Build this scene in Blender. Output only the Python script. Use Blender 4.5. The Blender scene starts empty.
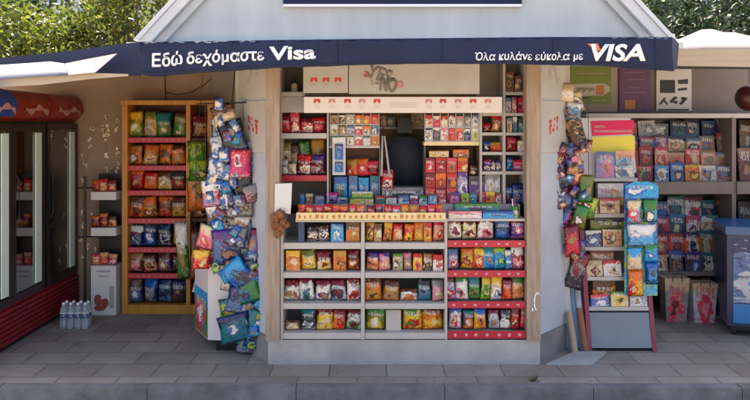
import bpy, bmesh, math, random
import numpy as np
from mathutils import Vector, Matrix, noise

scene = bpy.context.scene
COL = scene.collection
PI = math.pi

# ------------------------------------------------------------------ camera
EYE = 1.87          # camera height
CD = 5.5            # camera stands 5.5 m in front of the counter (counter front is y = 0)
FPX = 704.0
cam = bpy.data.cameras.new('camera')
cam.sensor_width = 36.0
cam.lens = 36.0 * FPX / 750.0
cam.shift_y = -0.1
cam.clip_end = 500
co = bpy.data.objects.new('camera', cam)
COL.objects.link(co)
co.location = (0, -CD, EYE)
co.rotation_euler = (PI / 2, 0, 0)
scene.camera = co

# ------------------------------------------------------------------ world, sun, exposure
SUN_EL, SUN_AZ = math.radians(62), math.radians(-22)   # azimuth from +y (behind the kiosk), negative = left
world = bpy.data.worlds.new('World')
scene.world = world
world.use_nodes = True
wn = world.node_tree.nodes
sky = wn.new('ShaderNodeTexSky')
sky.sky_type = 'NISHITA'
sky.sun_disc = False
sky.sun_elevation = SUN_EL
sky.sun_rotation = SUN_AZ
sky.air_density = 0.8
sky.dust_density = 4.0
sky.ozone_density = 0.4
wn['Background'].inputs['Strength'].default_value = 0.12
hz = wn.new('ShaderNodeMix'); hz.data_type = 'RGBA'; hz.blend_type = 'MULTIPLY'   # hazy, slightly warm town sky
hz.inputs[0].default_value = 1.0; hz.inputs[7].default_value = (1.0, 0.945, 0.875, 1)
world.node_tree.links.new(sky.outputs[0], hz.inputs[6])
world.node_tree.links.new(hz.outputs[2], wn['Background'].inputs['Color'])
sun = bpy.data.lights.new('sun', 'SUN')
sun.energy = 4.5
sun.angle = math.radians(0.53)
sun.color = (1.0, 0.93, 0.82)
so = bpy.data.objects.new('sun', sun)
COL.objects.link(so)
sd = Vector((math.sin(SUN_AZ) * math.cos(SUN_EL), math.cos(SUN_AZ) * math.cos(SUN_EL), math.sin(SUN_EL)))
so.rotation_euler = sd.to_track_quat('Z', 'Y').to_euler()
so.location = sd * 30
scene.view_settings.view_transform = 'Standard'
scene.view_settings.look = 'None'
scene.view_settings.gamma = 1.0
scene.view_settings.use_curve_mapping = False
scene.view_settings.exposure = 2.4

# ------------------------------------------------------------------ helpers
def lin(c):
    return tuple(((v / 255) / 12.92 if v / 255 <= 0.04045 else ((v / 255 + 0.055) / 1.055) ** 2.4) for v in c)

def X(px, y=0.0): return (px - 375.0) * (y + CD) / FPX
def Z(py, y=0.0): return EYE - (py - 125.0) * (y + CD) / FPX
def P(px, py, y=0.0): return Vector((X(px, y), y, Z(py, y)))

PAL = dict(white=(226, 222, 214), cream=(222, 202, 160), beige=(188, 164, 132), yellow=(226, 182, 50), orange=(216, 112, 36),
           red=(188, 28, 34), maroon=(112, 20, 40), pink=(214, 124, 142), magenta=(196, 40, 110), purple=(84, 48, 124),
           lilac=(152, 142, 184), navy=(30, 42, 88), blue=(34, 92, 172), cyan=(42, 152, 202), teal=(30, 112, 120),
           green=(52, 122, 50), olive=(112, 116, 46), lime=(162, 190, 60), brown=(92, 54, 34), gold=(188, 140, 58),
           tan=(168, 124, 84), grey=(130, 130, 130), charcoal=(52, 52, 56), black=(20, 20, 22), silver=(182, 182, 186),
           steel=(84, 112, 152), peach=(222, 160, 120), rose=(206, 60, 80))
def muted(c, k=-0.06):
    g = 0.35 * c[0] + 0.5 * c[1] + 0.15 * c[2]
    return tuple(min(235, max(6, v * (1 - k) + g * k)) for v in c)
LP = {k: lin(muted(v)) for k, v in PAL.items()}

def newmat(name):
    m = bpy.data.materials.new(name)
    m.use_nodes = True
    nt = m.node_tree
    return m, nt, nt.nodes['Principled BSDF']

def mat(name, c, rough=0.6, var=0.15, scale=6.0, bump=0.0, metal=0.0, stretch=(1, 1, 1), dirt=None, transl=0.0):
    """one plain surface with uneven tone (noise), optional dirt colour and bump"""
    m, nt, b = newmat(name)
    N, L = nt.nodes, nt.links
    tc = N.new('ShaderNodeTexCoord'); mp = N.new('ShaderNodeMapping')
    mp.inputs['Scale'].default_value = stretch
    L.new(tc.outputs['Object'], mp.inputs[0])
    n1 = N.new('ShaderNodeTexNoise'); n1.inputs['Scale'].default_value = scale; n1.inputs['Detail'].default_value = 6
    n1.inputs['Roughness'].default_value = 0.65
    L.new(mp.outputs[0], n1.inputs['Vector'])
    cr = N.new('ShaderNodeValToRGB')
    lc = lin(c)
    cr.color_ramp.elements[0].position = 0.3; cr.color_ramp.elements[1].position = 0.7
    lo = tuple(v * (1 - var) for v in lc) if dirt is None else lin(dirt)
    cr.color_ramp.elements[0].color = (*lo, 1)
    cr.color_ramp.elements[1].color = (*[min(1, v * (1 + var * 0.6)) for v in lc], 1)
    L.new(n1.outputs[0], cr.inputs[0])
    L.new(cr.outputs[0], b.inputs['Base Color'])
    b.inputs['Roughness'].default_value = rough
    b.inputs['Metallic'].default_value = metal
    if bump:
        bp = N.new('ShaderNodeBump'); bp.inputs['Strength'].default_value = bump; bp.inputs['Distance'].default_value = 0.01
        n2 = N.new('ShaderNodeTexNoise'); n2.inputs['Scale'].default_value = scale * 5; n2.inputs['Detail'].default_value = 5
        L.new(mp.outputs[0], n2.inputs['Vector'])
        L.new(n2.outputs[0], bp.inputs['Height']); L.new(bp.outputs[0], b.inputs['Normal'])
    if transl:
        t = N.new('ShaderNodeBsdfTranslucent'); mx = N.new('ShaderNodeMixShader')
        L.new(cr.outputs[0], t.inputs[0]); mx.inputs[0].default_value = transl
        out = N['Material Output']
        L.new(b.outputs[0], mx.inputs[1]); L.new(t.outputs[0], mx.inputs[2]); L.new(mx.outputs[0], out.inputs[0])
    return m

# ---- printed packaging: one node group, four colours and a layout per material
def print_group():
    g = bpy.data.node_groups.new('pack_print', 'ShaderNodeTree')
    I = g.interface
    for n in ('C0', 'C1', 'C2', 'C3'):
        I.new_socket(n, in_out='INPUT', socket_type='NodeSocketColor')
    for n in ('Seed', 'Band', 'BX', 'BZ', 'RX', 'RZ', 'Freq'):
        I.new_socket(n, in_out='INPUT', socket_type='NodeSocketFloat')
    I.new_socket('Ink', in_out='INPUT', socket_type='NodeSocketColor')
    I.new_socket('Color', in_out='OUTPUT', socket_type='NodeSocketColor')
    N, L = g.nodes, g.links
    gi = N.new('NodeGroupInput'); go = N.new('NodeGroupOutput')
    tc = N.new('ShaderNodeTexCoord')
    def math_(op, a, b=None):
        n = N.new('ShaderNodeMath'); n.operation = op
        for i, v in enumerate((a, b)):
            if v is None: continue
            if isinstance(v, (int, float)): n.inputs[i].default_value = v
            else: L.new(v, n.inputs[i])
        return n.outputs[0]
    sx = N.new('ShaderNodeSeparateXYZ'); L.new(tc.outputs['Generated'], sx.inputs[0])
    def nz(sxx, szz, detail=2.0, off=0.0):
        cb = N.new('ShaderNodeCombineXYZ')
        L.new(math_('MULTIPLY', sx.outputs[0], sxx), cb.inputs[0])
        L.new(math_('MULTIPLY', sx.outputs[2], szz), cb.inputs[2])
        L.new(math_('ADD', gi.outputs['Seed'], off), cb.inputs[1])
        n = N.new('ShaderNodeTexNoise'); n.inputs['Scale'].default_value = 1.0; n.inputs['Detail'].default_value = detail
        L.new(cb.outputs[0], n.inputs['Vector'])
        return n.outputs[0]
    wob = math_('MULTIPLY', math_('SUBTRACT', nz(3, 3, 3), 0.5), 0.8)
    wob2 = math_('MULTIPLY', math_('SUBTRACT', nz(3, 3, 3, 7.3), 0.5), 0.8)
    x = math_('ADD', sx.outputs[0], wob); z = math_('ADD', sx.outputs[2], wob2)
    band = math_('GREATER_THAN', z, gi.outputs['Band'])
    dx = math_('DIVIDE', math_('SUBTRACT', x, gi.outputs['BX']), gi.outputs['RX'])
    dz = math_('DIVIDE', math_('SUBTRACT', z, gi.outputs['BZ']), gi.outputs['RZ'])
    r2 = math_('ADD', math_('MULTIPLY', dx, dx), math_('MULTIPLY', dz, dz))
    blob = math_('LESS_THAN', r2, 1.0); inner = math_('LESS_THAN', r2, 0.28)
    ncol = math_('FRACT', math_('ADD', math_('MULTIPLY', sx.outputs[0], math_('ADD', 3.6, math_('MULTIPLY', math_('FRACT', gi.outputs['Seed']), 5.0))), gi.outputs['Seed']))
    st = math_('MULTIPLY', math_('GREATER_THAN', ncol, 0.24), math_('GREATER_THAN', nz(15, 17, 1, 3.1), 0.43))
    zb = math_('SUBTRACT', sx.outputs[2], math_('SUBTRACT', gi.outputs['Band'], 0.02))
    inb = math_('LESS_THAN', math_('ABSOLUTE', math_('ADD', zb, math_('MULTIPLY', sx.outputs[0], 0.06))), math_('MULTIPLY', gi.outputs['RZ'], 0.36))
    side = math_('LESS_THAN', math_('ABSOLUTE', math_('SUBTRACT', sx.outputs[0], 0.5)), 0.36)
    txt = math_('MULTIPLY', math_('MULTIPLY', st, inb), side)
    low = math_('MULTIPLY', math_('LESS_THAN', sx.outputs[2], 0.14), math_('GREATER_THAN', nz(14, 30, 1, 9.7), 0.52))
    def mix(f, a, b, mode='MIX'):
        n = N.new('ShaderNodeMix'); n.data_type = 'RGBA'; n.blend_type = mode
        if isinstance(f, (int, float)): n.inputs[0].default_value = f
        else: L.new(f, n.inputs[0])
        L.new(a, n.inputs[6]); L.new(b, n.inputs[7])
        return n.outputs[2]
    c = mix(band, gi.outputs['C0'], gi.outputs['C1'])
    c = mix(blob, c, gi.outputs['C2'])
    c = mix(inner, c, gi.outputs['C3'])
    F = gi.outputs['Freq']
    sp1 = math_('GREATER_THAN', nz(math_('MULTIPLY', F, 6), math_('MULTIPLY', F, 7), 2, 21.0), 0.61); sp2 = math_('GREATER_THAN', nz(math_('MULTIPLY', F, 8), math_('MULTIPLY', F, 9), 2, 33.0), 0.64)
    c = mix(math_('MULTIPLY', sp1, 0.65), c, gi.outputs['C1']); c = mix(math_('MULTIPLY', sp2, 0.7), c, gi.outputs['C2'])
    c = mix(math_('MULTIPLY', txt, 0.55), c, gi.outputs['Ink'])
    c = mix(math_('MULTIPLY', low, 0.7), c, gi.outputs['C2'])
    cr = N.new('ShaderNodeValToRGB')
    cr.color_ramp.elements[0].position = 0.32; cr.color_ramp.elements[0].color = (0.74, 0.72, 0.72, 1)
    cr.color_ramp.elements[1].position = 0.68; cr.color_ramp.elements[1].color = (1, 1, 1, 1)
    L.new(nz(5, 6, 5, 13.0), cr.inputs[0])
    c = mix(1.0, c, cr.outputs[0], 'MULTIPLY')
    L.new(c, go.inputs[0])
    return g
PG = print_group()
_pm = {}
_rs = random.Random(5)
def pmat(spec, style='bag', seed=None):
    v = (_rs.randrange(3) if seed is None else seed)
    key = (spec, style, v)
    if key in _pm: return _pm[key]
    cs = spec.split('/')
    while len(cs) < 3: cs.append(cs[-1])
    fourth = cs[3] if len(cs) > 3 else ('cream', cs[1], 'tan', 'charcoal', 'white')[(sum(map(ord, spec)) + v) % 5]
    m, nt, b = newmat('print_' + spec.replace('/', '_') + '_' + style)
    g = nt.nodes.new('ShaderNodeGroup'); g.node_tree = PG
    for n, c in zip(('C0', 'C1', 'C2', 'C3'), (cs[0], cs[1], cs[2], fourth)):
        g.inputs[n].default_value = (*LP[c], 1)
    r = random.Random(hash(spec) % 9973 + v * 31 if False else sum(map(ord, spec + style)) * 7 + v * 131)
    g.inputs['Seed'].default_value = r.uniform(0, 60)
    g.inputs['Freq'].default_value = {'toy': 1.9, 'mag': 1.5}.get(style, 0.9)
    if style == 'dim':  # shade of the right wing put into the magazine print colours
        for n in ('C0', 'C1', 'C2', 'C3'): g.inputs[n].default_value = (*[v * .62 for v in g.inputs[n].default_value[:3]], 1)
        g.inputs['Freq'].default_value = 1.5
    band_c = LP[cs[1]]; light = 0.3 * band_c[0] + 0.6 * band_c[1] + 0.1 * band_c[2]
    g.inputs['Ink'].default_value = (*(LP['white'] if light < 0.3 else LP[r.choice(['maroon', 'navy', 'red', 'charcoal'])]), 1)
    if style == 'bag':
        d = (r.uniform(.6, .76), r.uniform(.4, .6), r.uniform(.25, .38), r.uniform(.28, .42), r.uniform(.14, .24))
    elif style == 'box':
        d = (r.uniform(.62, .85), r.uniform(.3, .7), r.uniform(.3, .45), r.uniform(.25, .4), r.uniform(.16, .3))
    elif style in ('mag', 'dim'):
        d = (r.uniform(.74, .84), r.uniform(.4, .62), r.uniform(.3, .42), r.uniform(.22, .36), r.uniform(.26, .4))
    else:
        d = (r.uniform(.5, .8), r.uniform(.3, .7), r.uniform(.25, .6), r.uniform(.2, .45), r.uniform(.12, .3))
    for n, q in zip(('Band', 'BX', 'BZ', 'RX', 'RZ'), d): g.inputs[n].default_value = q
    if style == 'toy': g.inputs['Ink'].default_value = (*LP[cs[1]], 1)
    nt.links.new(g.outputs[0], b.inputs['Base Color'])
    b.inputs['Roughness'].default_value = {'bag': 0.24, 'toy': 0.2}.get(style, 0.45)
    if style in ('bag', 'toy'):
        tc = nt.nodes.new('ShaderNodeTexCoord')
        n = nt.nodes.new('ShaderNodeTexNoise'); n.inputs['Scale'].default_value = 38; n.inputs['Detail'].default_value = 2
        n.inputs['Distortion'].default_value = 1.2
        bp = nt.nodes.new('ShaderNodeBump'); bp.inputs['Strength'].default_value = 0.55; bp.inputs['Distance'].default_value = 0.01
        nt.links.new(tc.outputs['Object'], n.inputs['Vector']); nt.links.new(n.outputs[0], bp.inputs['Height'])
        nt.links.new(bp.outputs[0], b.inputs['Normal'])
    _pm[key] = m
    return m

# ---- mesh builder
class MB:
    def __init__(s): s.bm = bmesh.new()
    def hexa(s, p):           # 8 points: bottom ring 0-3, top ring 4-7
        v = [s.bm.verts.new(q) for q in p]
        for f in ((3, 2, 1, 0), (4, 5, 6, 7), (0, 1, 5, 4), (1, 2, 6, 5), (2, 3, 7, 6), (3, 0, 4, 7)):
            s.bm.faces.new([v[i] for i in f])
        return s
    def box(s, x0, x1, y0, y1, z0, z1):
        return s.hexa([(x0, y0, z0), (x1, y0, z0), (x1, y1, z0), (x0, y1, z0), (x0, y0, z1), (x1, y0, z1), (x1, y1, z1), (x0, y1, z1)])
    def prism(s, pts, d):     # polygon points (3D), extruded by vector d
        d = Vector(d)
        a = [s.bm.verts.new(Vector(p)) for p in pts]; b = [s.bm.verts.new(Vector(p) + d) for p in pts]
        s.bm.faces.new(a); s.bm.faces.new(b[::-1])
        n = len(pts)
        for i in range(n): s.bm.faces.new((a[i], b[i], b[(i + 1) % n], a[(i + 1) % n]))
        return s
    def tube(s, pts, r, n=8):
        pts = [Vector(p) for p in pts]
        rr = r if isinstance(r, (list, tuple)) else [r] * len(pts)
        rings = []
        for i, p in enumerate(pts):
            t = (pts[min(i + 1, len(pts) - 1)] - pts[max(i - 1, 0)]).normalized()
            u = t.cross(Vector((0, 0, 1)))
            if u.length < 1e-3: u = t.cross(Vector((1, 0, 0)))
            u.normalize(); w = t.cross(u)
            rings.append([s.bm.verts.new(p + (u * math.cos(k * 2 * PI / n) + w * math.sin(k * 2 * PI / n)) * rr[i]) for k in range(n)])
        for a, b in zip(rings, rings[1:]):
            for k in range(n): s.bm.faces.new((a[k], a[(k + 1) % n], b[(k + 1) % n], b[k]))
        s.bm.faces.new(rings[0][::-1]); s.bm.faces.new(rings[-1])
        return s
    def lathe(s, prof, c=(0, 0, 0), n=14):    # (r, z) profile round a vertical axis
        c = Vector(c); rings = []
        for r, z in prof:
            rings.append([s.bm.verts.new(c + Vector((max(r, 1e-4) * math.cos(k * 2 * PI / n), max(r, 1e-4) * math.sin(k * 2 * PI / n), z))) for k in range(n)])
        for a, b in zip(rings, rings[1:]):
            for k in range(n): s.bm.faces.new((a[k], a[(k + 1) % n], b[(k + 1) % n], b[k]))
        s.bm.faces.new(rings[0][::-1]); s.bm.faces.new(rings[-1])
        return s
    def sheet(s, rows):       # grid of points
        vs = [[s.bm.verts.new(p) for p in r] for r in rows]
        for a, b in zip(vs, vs[1:]):
            for i in range(len(a) - 1): s.bm.faces.new((a[i], a[i + 1], b[i + 1], b[i]))
        return s
    def bevel(s, w, seg=2):
        es = [e for e in s.bm.edges if e.is_manifold and e.calc_face_angle(0) > 0.5]
        bmesh.ops.bevel(s.bm, geom=es, offset=w, segments=seg, affect='EDGES', profile=0.6)
        return s
    def thick(s, t):
        bmesh.ops.recalc_face_normals(s.bm, faces=s.bm.faces[:]); s.bm.normal_update()
        bmesh.ops.solidify(s.bm, geom=s.bm.faces[:], thickness=t)
        return s
    def bend(s, f):
        for v in s.bm.verts: v.co = f(v.co.copy())
        return s

WORLD = {}
def ob(name, mb, m, parent=None, label=None, cat=None, group=None, kind=None, smooth=False, origin=None):
    """link a builder (world coordinates) as ONE mesh object with its origin at its base, under its parent"""
    bm = mb.bm
    bmesh.ops.recalc_face_normals(bm, faces=bm.faces[:])
    if origin is None:
        xs = [v.co for v in bm.verts]
        lo = [min(v[i] for v in xs) for i in range(3)]; hi = [max(v[i] for v in xs) for i in range(3)]
        origin = Vector(((lo[0] + hi[0]) / 2, (lo[1] + hi[1]) / 2, lo[2]))
    origin = Vector(origin)
    bmesh.ops.translate(bm, verts=bm.verts[:], vec=-origin)
    me = bpy.data.meshes.new(name)
    bm.to_mesh(me); bm.free()
    if smooth:
        for p in me.polygons: p.use_smooth = True
    me.materials.append(m)
    o = bpy.data.objects.new(name, me)
    COL.objects.link(o)
    o.location = origin - (WORLD[parent.name] if parent else Vector())
    WORLD[o.name] = origin
    if parent: o.parent = parent
    return tag(o, label, cat, group, kind)

def tag(o, label=None, cat=None, group=None, kind=None):
    if label: o['label'] = label
    if cat: o['category'] = cat
    if group: o['group'] = group
    if kind: o['kind'] = kind
    return o

def thing(name, loc, label, cat, group=None):
    o = bpy.data.objects.new(name, None)
    COL.objects.link(o); o.location = loc; o.empty_display_size = 0.1
    WORLD[o.name] = Vector(loc)
    return tag(o, label, cat, group)

def copy_tree(o, loc, label=None, group=None):
    r = o.copy(); COL.objects.link(r); r.location = loc
    WORLD[r.name] = Vector(loc)
    if label: r['label'] = label
    if group: r['group'] = group
    for ch in list(o.children):
        c = ch.copy(); COL.objects.link(c); c.parent = r
        for g in ch.children:
            d = g.copy(); COL.objects.link(d); d.parent = c
    return r

def text_mesh(body, bold=0.0, shear=0.0, space=1.0):
    c = bpy.data.curves.new('text', 'FONT'); c.body = body; c.size = 1; c.offset = bold; c.shear = shear
    c.space_character = space; c.resolution_u = 4
    o = bpy.data.objects.new('text', c); COL.objects.link(o)
    bpy.context.view_layer.update()
    me = bpy.data.meshes.new_from_object(o.evaluated_get(bpy.context.evaluated_depsgraph_get()))
    bpy.data.objects.remove(o); bpy.data.curves.remove(c)
    bm = bmesh.new(); bm.from_mesh(me); bpy.data.meshes.remove(me)
    return bm

def lettering(body, x0, x1, z0, z1, y, m, parent, bold=0.0, shear=0.0, f=None, name='lettering', rot=0.0, t=0.003, space=1.0):
    """flat letters, front at y facing -y, fitted into the box"""
    mb = MB(); mb.bm.free(); mb.bm = text_mesh(body, bold, shear, space)
    xs = [v.co.x for v in mb.bm.verts]; ys = [v.co.y for v in mb.bm.verts]
    ax, bx, ay, by = min(xs), max(xs), min(ys), max(ys)
    cx, cz = (x0 + x1) / 2, (z0 + z1) / 2
    for v in mb.bm.verts:
        px = x0 + (v.co.x - ax) / (bx - ax) * (x1 - x0); pz = z0 + (v.co.y - ay) / (by - ay) * (z1 - z0)
        if rot:
            dx, dz = px - cx, pz - cz
            px = cx + dx * math.cos(rot) - dz * math.sin(rot); pz = cz + dx * math.sin(rot) + dz * math.cos(rot)
        q = Vector((px, y, pz))
        v.co = f(q) if f else q
    r = bmesh.ops.extrude_face_region(mb.bm, geom=mb.bm.faces[:])
    bmesh.ops.translate(mb.bm, verts=[g for g in r['geom'] if isinstance(g, bmesh.types.BMVert)], vec=(0, -t, 0))
    return ob(name, mb, m, parent)

# ------------------------------------------------------------------ materials
M = {}
M['white_paint'] = mat('white_paint', (190, 195, 197), 0.55, 0.06, 1.3, 0.05, stretch=(3, 1, .5), dirt=(174, 181, 184))
M['white_wood'] = mat('white_wood', (202, 206, 210), 0.5, 0.05, 3)
M['panel'] = mat('panel', (178, 174, 168), 0.5, 0.07, 2.0, dirt=(160, 155, 148))
M['cool_panel'] = mat('cool_panel', (176, 182, 192), 0.5, 0.08, 2.0, dirt=(156, 160, 168))
M['pillar'] = mat('pillar_wood', (160, 142, 126), 0.7, 0.2, 5, 0.3, stretch=(6, 6, 0.6), dirt=(130, 108, 90))
M['steel'] = mat('plinth_steel', (176, 172, 168), 0.5, 0.1, 3, 0.05, metal=0.25, dirt=(146, 142, 142))
M['concrete'] = mat('concrete', (128, 126, 124), 0.85, 0.15, 4, 0.4, dirt=(98, 96, 94))
M['shelf'] = mat('shelf_grey', (178, 172, 166), 0.5, 0.08, 4)
M['shelf_dark'] = mat('shelf_back', (104, 98, 94), 0.6, 0.12, 4)
M['inside'] = mat('kiosk_inside', (156, 130, 86), 0.7, 0.2, 3)
M['cream_strip'] = mat('cream_strip', (222, 198, 140), 0.45, 0.1, 12)
M['red_strip'] = mat('red_strip', (182, 26, 52), 0.4, 0.12, 12)
M['white_tag'] = mat('white_tag', (212, 150, 160), 0.5, 0.1, 30)
M['beige_wall'] = mat('beige_wall', (158, 134, 114), 0.75, 0.1, 1.6, 0.1, dirt=(142, 118, 100))
M['taupe_wall'] = mat('taupe_wall', (118, 105, 97), 0.75, 0.08, 1.6, 0.1, dirt=(105, 92, 85))
M['grey_wall'] = mat('grey_wall', (150, 138, 130), 0.75, 0.08, 1.6, 0.1)
M['awning'] = mat('awning_blue', (12, 29, 66), 0.8, 0.12, 2.5, 0.3, dirt=(8, 20, 48))
M['white_letter'] = mat('white_letter', (235, 235, 238), 0.5, 0.03)
M['orange_letter'] = mat('orange_letter', (220, 110, 50), 0.5, 0.03)
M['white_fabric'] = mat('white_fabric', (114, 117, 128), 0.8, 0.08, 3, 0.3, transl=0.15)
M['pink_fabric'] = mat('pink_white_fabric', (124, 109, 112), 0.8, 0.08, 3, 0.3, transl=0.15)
M['beige_fabric'] = mat('beige_fabric', (164, 150, 130), 0.8, 0.12, 3, 0.1, stretch=(0.5, 1, 10))
M['black_metal'] = mat('black_metal', (28, 27, 27), 0.4, 0.2, 8, metal=0.3)
M['dark_frame'] = mat('dark_frame', (36, 33, 32), 0.35, 0.2, 8)
M['red_base'] = mat('red_base', (132, 22, 32), 0.4, 0.15, 6, dirt=(112, 16, 26))
M['mint'] = mat('pale_mint', (216, 232, 220), 0.3, 0.06, 6)
M['gold_wood'] = mat('gold_wood', (192, 130, 40), 0.45, 0.18, 5, 0.1, stretch=(8, 8, 0.7), dirt=(164, 104, 28))
M['case_back'] = mat('bookcase_back', (84, 46, 30), 0.6, 0.2, 5)
M['maroon_metal'] = mat('maroon_metal', (122, 24, 48), 0.35, 0.12, 8)
M['bluegrey'] = mat('bluegrey_board', (112, 120, 128), 0.5, 0.08, 3)
M['chair'] = mat('chair_cloth', (64, 68, 82), 0.85, 0.15, 20, 0.2)
M['bark'] = mat('bark', (96, 76, 56), 0.9, 0.3, 8, 0.8, stretch=(3, 3, 0.7))
M['paper'] = mat('white_paper', (204, 201, 198), 0.7, 0.03, 4)
M['dark_print'] = mat('dark_print', (60, 56, 56), 0.6, 0.3, 20)
M['red_print'] = mat('red_print', (190, 50, 52), 0.6, 0.15, 20)
M['grey_print'] = mat('grey_print', (158, 152, 148), 0.6, 0.15, 20)
M['tag_pink'] = mat('tag_pink', (186, 104, 104), .5, .2, 20)
M['strap'] = mat('strap_white', (150, 147, 142), .7, .15, 20)
M['cord'] = mat('cord', (70, 58, 50), 0.7, 0.1)
M['sunfleck_gold'] = mat('sunfleck_gold', (250, 232, 190), 0.35, 0.1, 20, metal=0.2)

def glass_mat():
    m, nt, b = newmat('fridge_glass')
    N, L = nt.nodes, nt.links
    N.remove(b)
    tr = N.new('ShaderNodeBsdfTransparent'); tr.inputs[0].default_value = (0.86, 0.9, 0.87, 1)
    gl = N.new('ShaderNodeBsdfGlossy'); gl.inputs['Roughness'].default_value = 0.03
    fr = N.new('ShaderNodeFresnel'); fr.inputs[0].default_value = 1.5
    ad = N.new('ShaderNodeMath'); ad.operation = 'ADD'; ad.inputs[1].default_value = 0.24
    L.new(fr.outputs[0], ad.inputs[0])
    mx = N.new('ShaderNodeMixShader')
    L.new(ad.outputs[0], mx.inputs[0]); L.new(tr.outputs[0], mx.inputs[1]); L.new(gl.outputs[0], mx.inputs[2])
    L.new(mx.outputs[0], N['Material Output'].inputs[0])
    return m
M['glass'] = glass_mat()

def clear_plastic():
    m, nt, b = newmat('clear_plastic')
    b.inputs['Base Color'].default_value = (0.75, 0.82, 0.86, 1)
    b.inputs['Roughness'].default_value = 0.12
    b.inputs['Transmission Weight'].default_value = 0.75
    b.inputs['IOR'].default_value = 1.2
    return m
M['clear'] = clear_plastic()

def paving_mat(name, c1, c2, mortar, bw, bh, off, stain=(96, 88, 84)):
    m, nt, b = newmat(name)
    N, L = nt.nodes, nt.links
    tc = N.new('ShaderNodeTexCoord')
    br = N.new('ShaderNodeTexBrick'); br.inputs['Scale'].default_value = 1.0
    br.inputs['Color1'].default_value = (*lin(c1), 1); br.inputs['Color2'].default_value = (*lin(c2), 1)
    br.inputs['Mortar'].default_value = (*lin(mortar), 1)
    br.inputs['Brick Width'].default_value = bw; br.inputs['Row Height'].default_value = bh
    br.inputs['Mortar Size'].default_value = 0.006; br.inputs['Mortar Smooth'].default_value = 0.3
    br.inputs['Bias'].default_value = 0.0; br.offset = off
    nd = N.new('ShaderNodeTexNoise'); nd.inputs['Scale'].default_value = 3.0
    vm = N.new('ShaderNodeVectorMath'); vm.operation = 'MULTIPLY_ADD'; vm.inputs[1].default_value = (0.02, 0.02, 0)
    L.new(tc.outputs['Object'], nd.inputs['Vector']); L.new(nd.outputs['Color'], vm.inputs[0]); L.new(tc.outputs['Object'], vm.inputs[2])
    L.new(vm.outputs[0], br.inputs['Vector'])
    n1 = N.new('ShaderNodeTexNoise'); n1.inputs['Scale'].default_value = 1.7; n1.inputs['Detail'].default_value = 8; n1.inputs['Roughness'].default_value = 0.7
    L.new(tc.outputs['Object'], n1.inputs['Vector'])
    cr = N.new('ShaderNodeValToRGB'); cr.color_ramp.elements[0].position = 0.33; cr.color_ramp.elements[1].position = 0.66
    cr.color_ramp.elements[0].color = (*[v / 140 for v in stain], 1); cr.color_ramp.elements[1].color = (1, 1, 1, 1)
    L.new(n1.outputs[0], cr.inputs[0])
    mx = N.new('ShaderNodeMix'); mx.data_type = 'RGBA'; mx.blend_type = 'MULTIPLY'; mx.inputs[0].default_value = 1
    L.new(br.outputs[0], mx.inputs[6]); L.new(cr.outputs[0], mx.inputs[7])
    # fine speckle
    n2 = N.new('ShaderNodeTexNoise'); n2.inputs['Scale'].default_value = 90; n2.inputs['Detail'].default_value = 3
    L.new(tc.outputs['Object'], n2.inputs['Vector'])
    c2r = N.new('ShaderNodeValToRGB'); c2r.color_ramp.elements[0].position = 0.3; c2r.color_ramp.elements[1].position = 0.7
    c2r.color_ramp.elements[0].color = (0.75, 0.75, 0.75, 1); c2r.color_ramp.elements[1].color = (1.1, 1.1, 1.1, 1)
    L.new(n2.outputs[0], c2r.inputs[0])
    m2 = N.new('ShaderNodeMix'); m2.data_type = 'RGBA'; m2.blend_type = 'MULTIPLY'; m2.inputs[0].default_value = 1
    L.new(mx.outputs[2], m2.inputs[6]); L.new(c2r.outputs[0], m2.inputs[7])
    vo = N.new('ShaderNodeTexVoronoi'); vo.inputs['Scale'].default_value = 5.5; L.new(tc.outputs['Object'], vo.inputs['Vector'])
    gs = N.new('ShaderNodeMath'); gs.operation = 'LESS_THAN'; gs.inputs[1].default_value = 0.075; L.new(vo.outputs['Distance'], gs.inputs[0])
    gf = N.new('ShaderNodeMath'); gf.operation = 'MULTIPLY'; gf.inputs[1].default_value = 0.45; L.new(gs.outputs[0], gf.inputs[0])
    m3 = N.new('ShaderNodeMix'); m3.data_type = 'RGBA'; L.new(gf.outputs[0], m3.inputs[0]); L.new(m2.outputs[2], m3.inputs[6])
    m3.inputs[7].default_value = (*lin((70, 66, 64)), 1)
    L.new(m3.outputs[2], b.inputs['Base Color'])
    b.inputs['Roughness'].default_value = 0.8
    bp = N.new('ShaderNodeBump'); bp.inputs['Strength'].default_value = 0.5; bp.inputs['Distance'].default_value = 0.008
    ad = N.new('ShaderNodeMath'); ad.operation = 'SUBTRACT'
    L.new(n2.outputs[0], ad.inputs[0]); L.new(br.outputs['Fac'], ad.inputs[1])
    L.new(ad.outputs[0], bp.inputs['Height']); L.new(bp.outputs[0], b.inputs['Normal'])
    return m

# ------------------------------------------------------------------ the setting
paving = paving_mat('paving', (160, 151, 143), (140, 132, 125), (106, 100, 94), 0.44, 0.28, 0.5)
ob('pavement', MB().box(-14, 14, -0.4, 3.2, -0.13, 0.0), paving, kind='structure', origin=(0.1, 0.02, 0))
kb = MB(); rk = random.Random(3)
x = -14.3
while x < 14:
    dz = rk.uniform(-0.004, 0.004)
    kb.box(x, x + 1.052, -0.5, -0.404, -0.2, 0.003 + dz); x += 1.057
kb.bevel(0.012, 2)
ob('kerb', kb, mat('kerb_stone', (118, 117, 117), 0.85, 0.2, 4, 0.8, dirt=(84, 83, 83)), kind='structure')
ob('road', MB().box(-120, 120, -80, -0.49, -0.4, -0.13), mat('asphalt', (142, 127, 106), 0.9, 0.2, 3, 0.5), kind='structure')
ob('ground', MB().box(-150, 150, 3.2, 200, -0.4, -0.02), mat('earth', (110, 96, 74), 0.95, 0.3, 2, 0.4), kind='structure')

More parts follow.
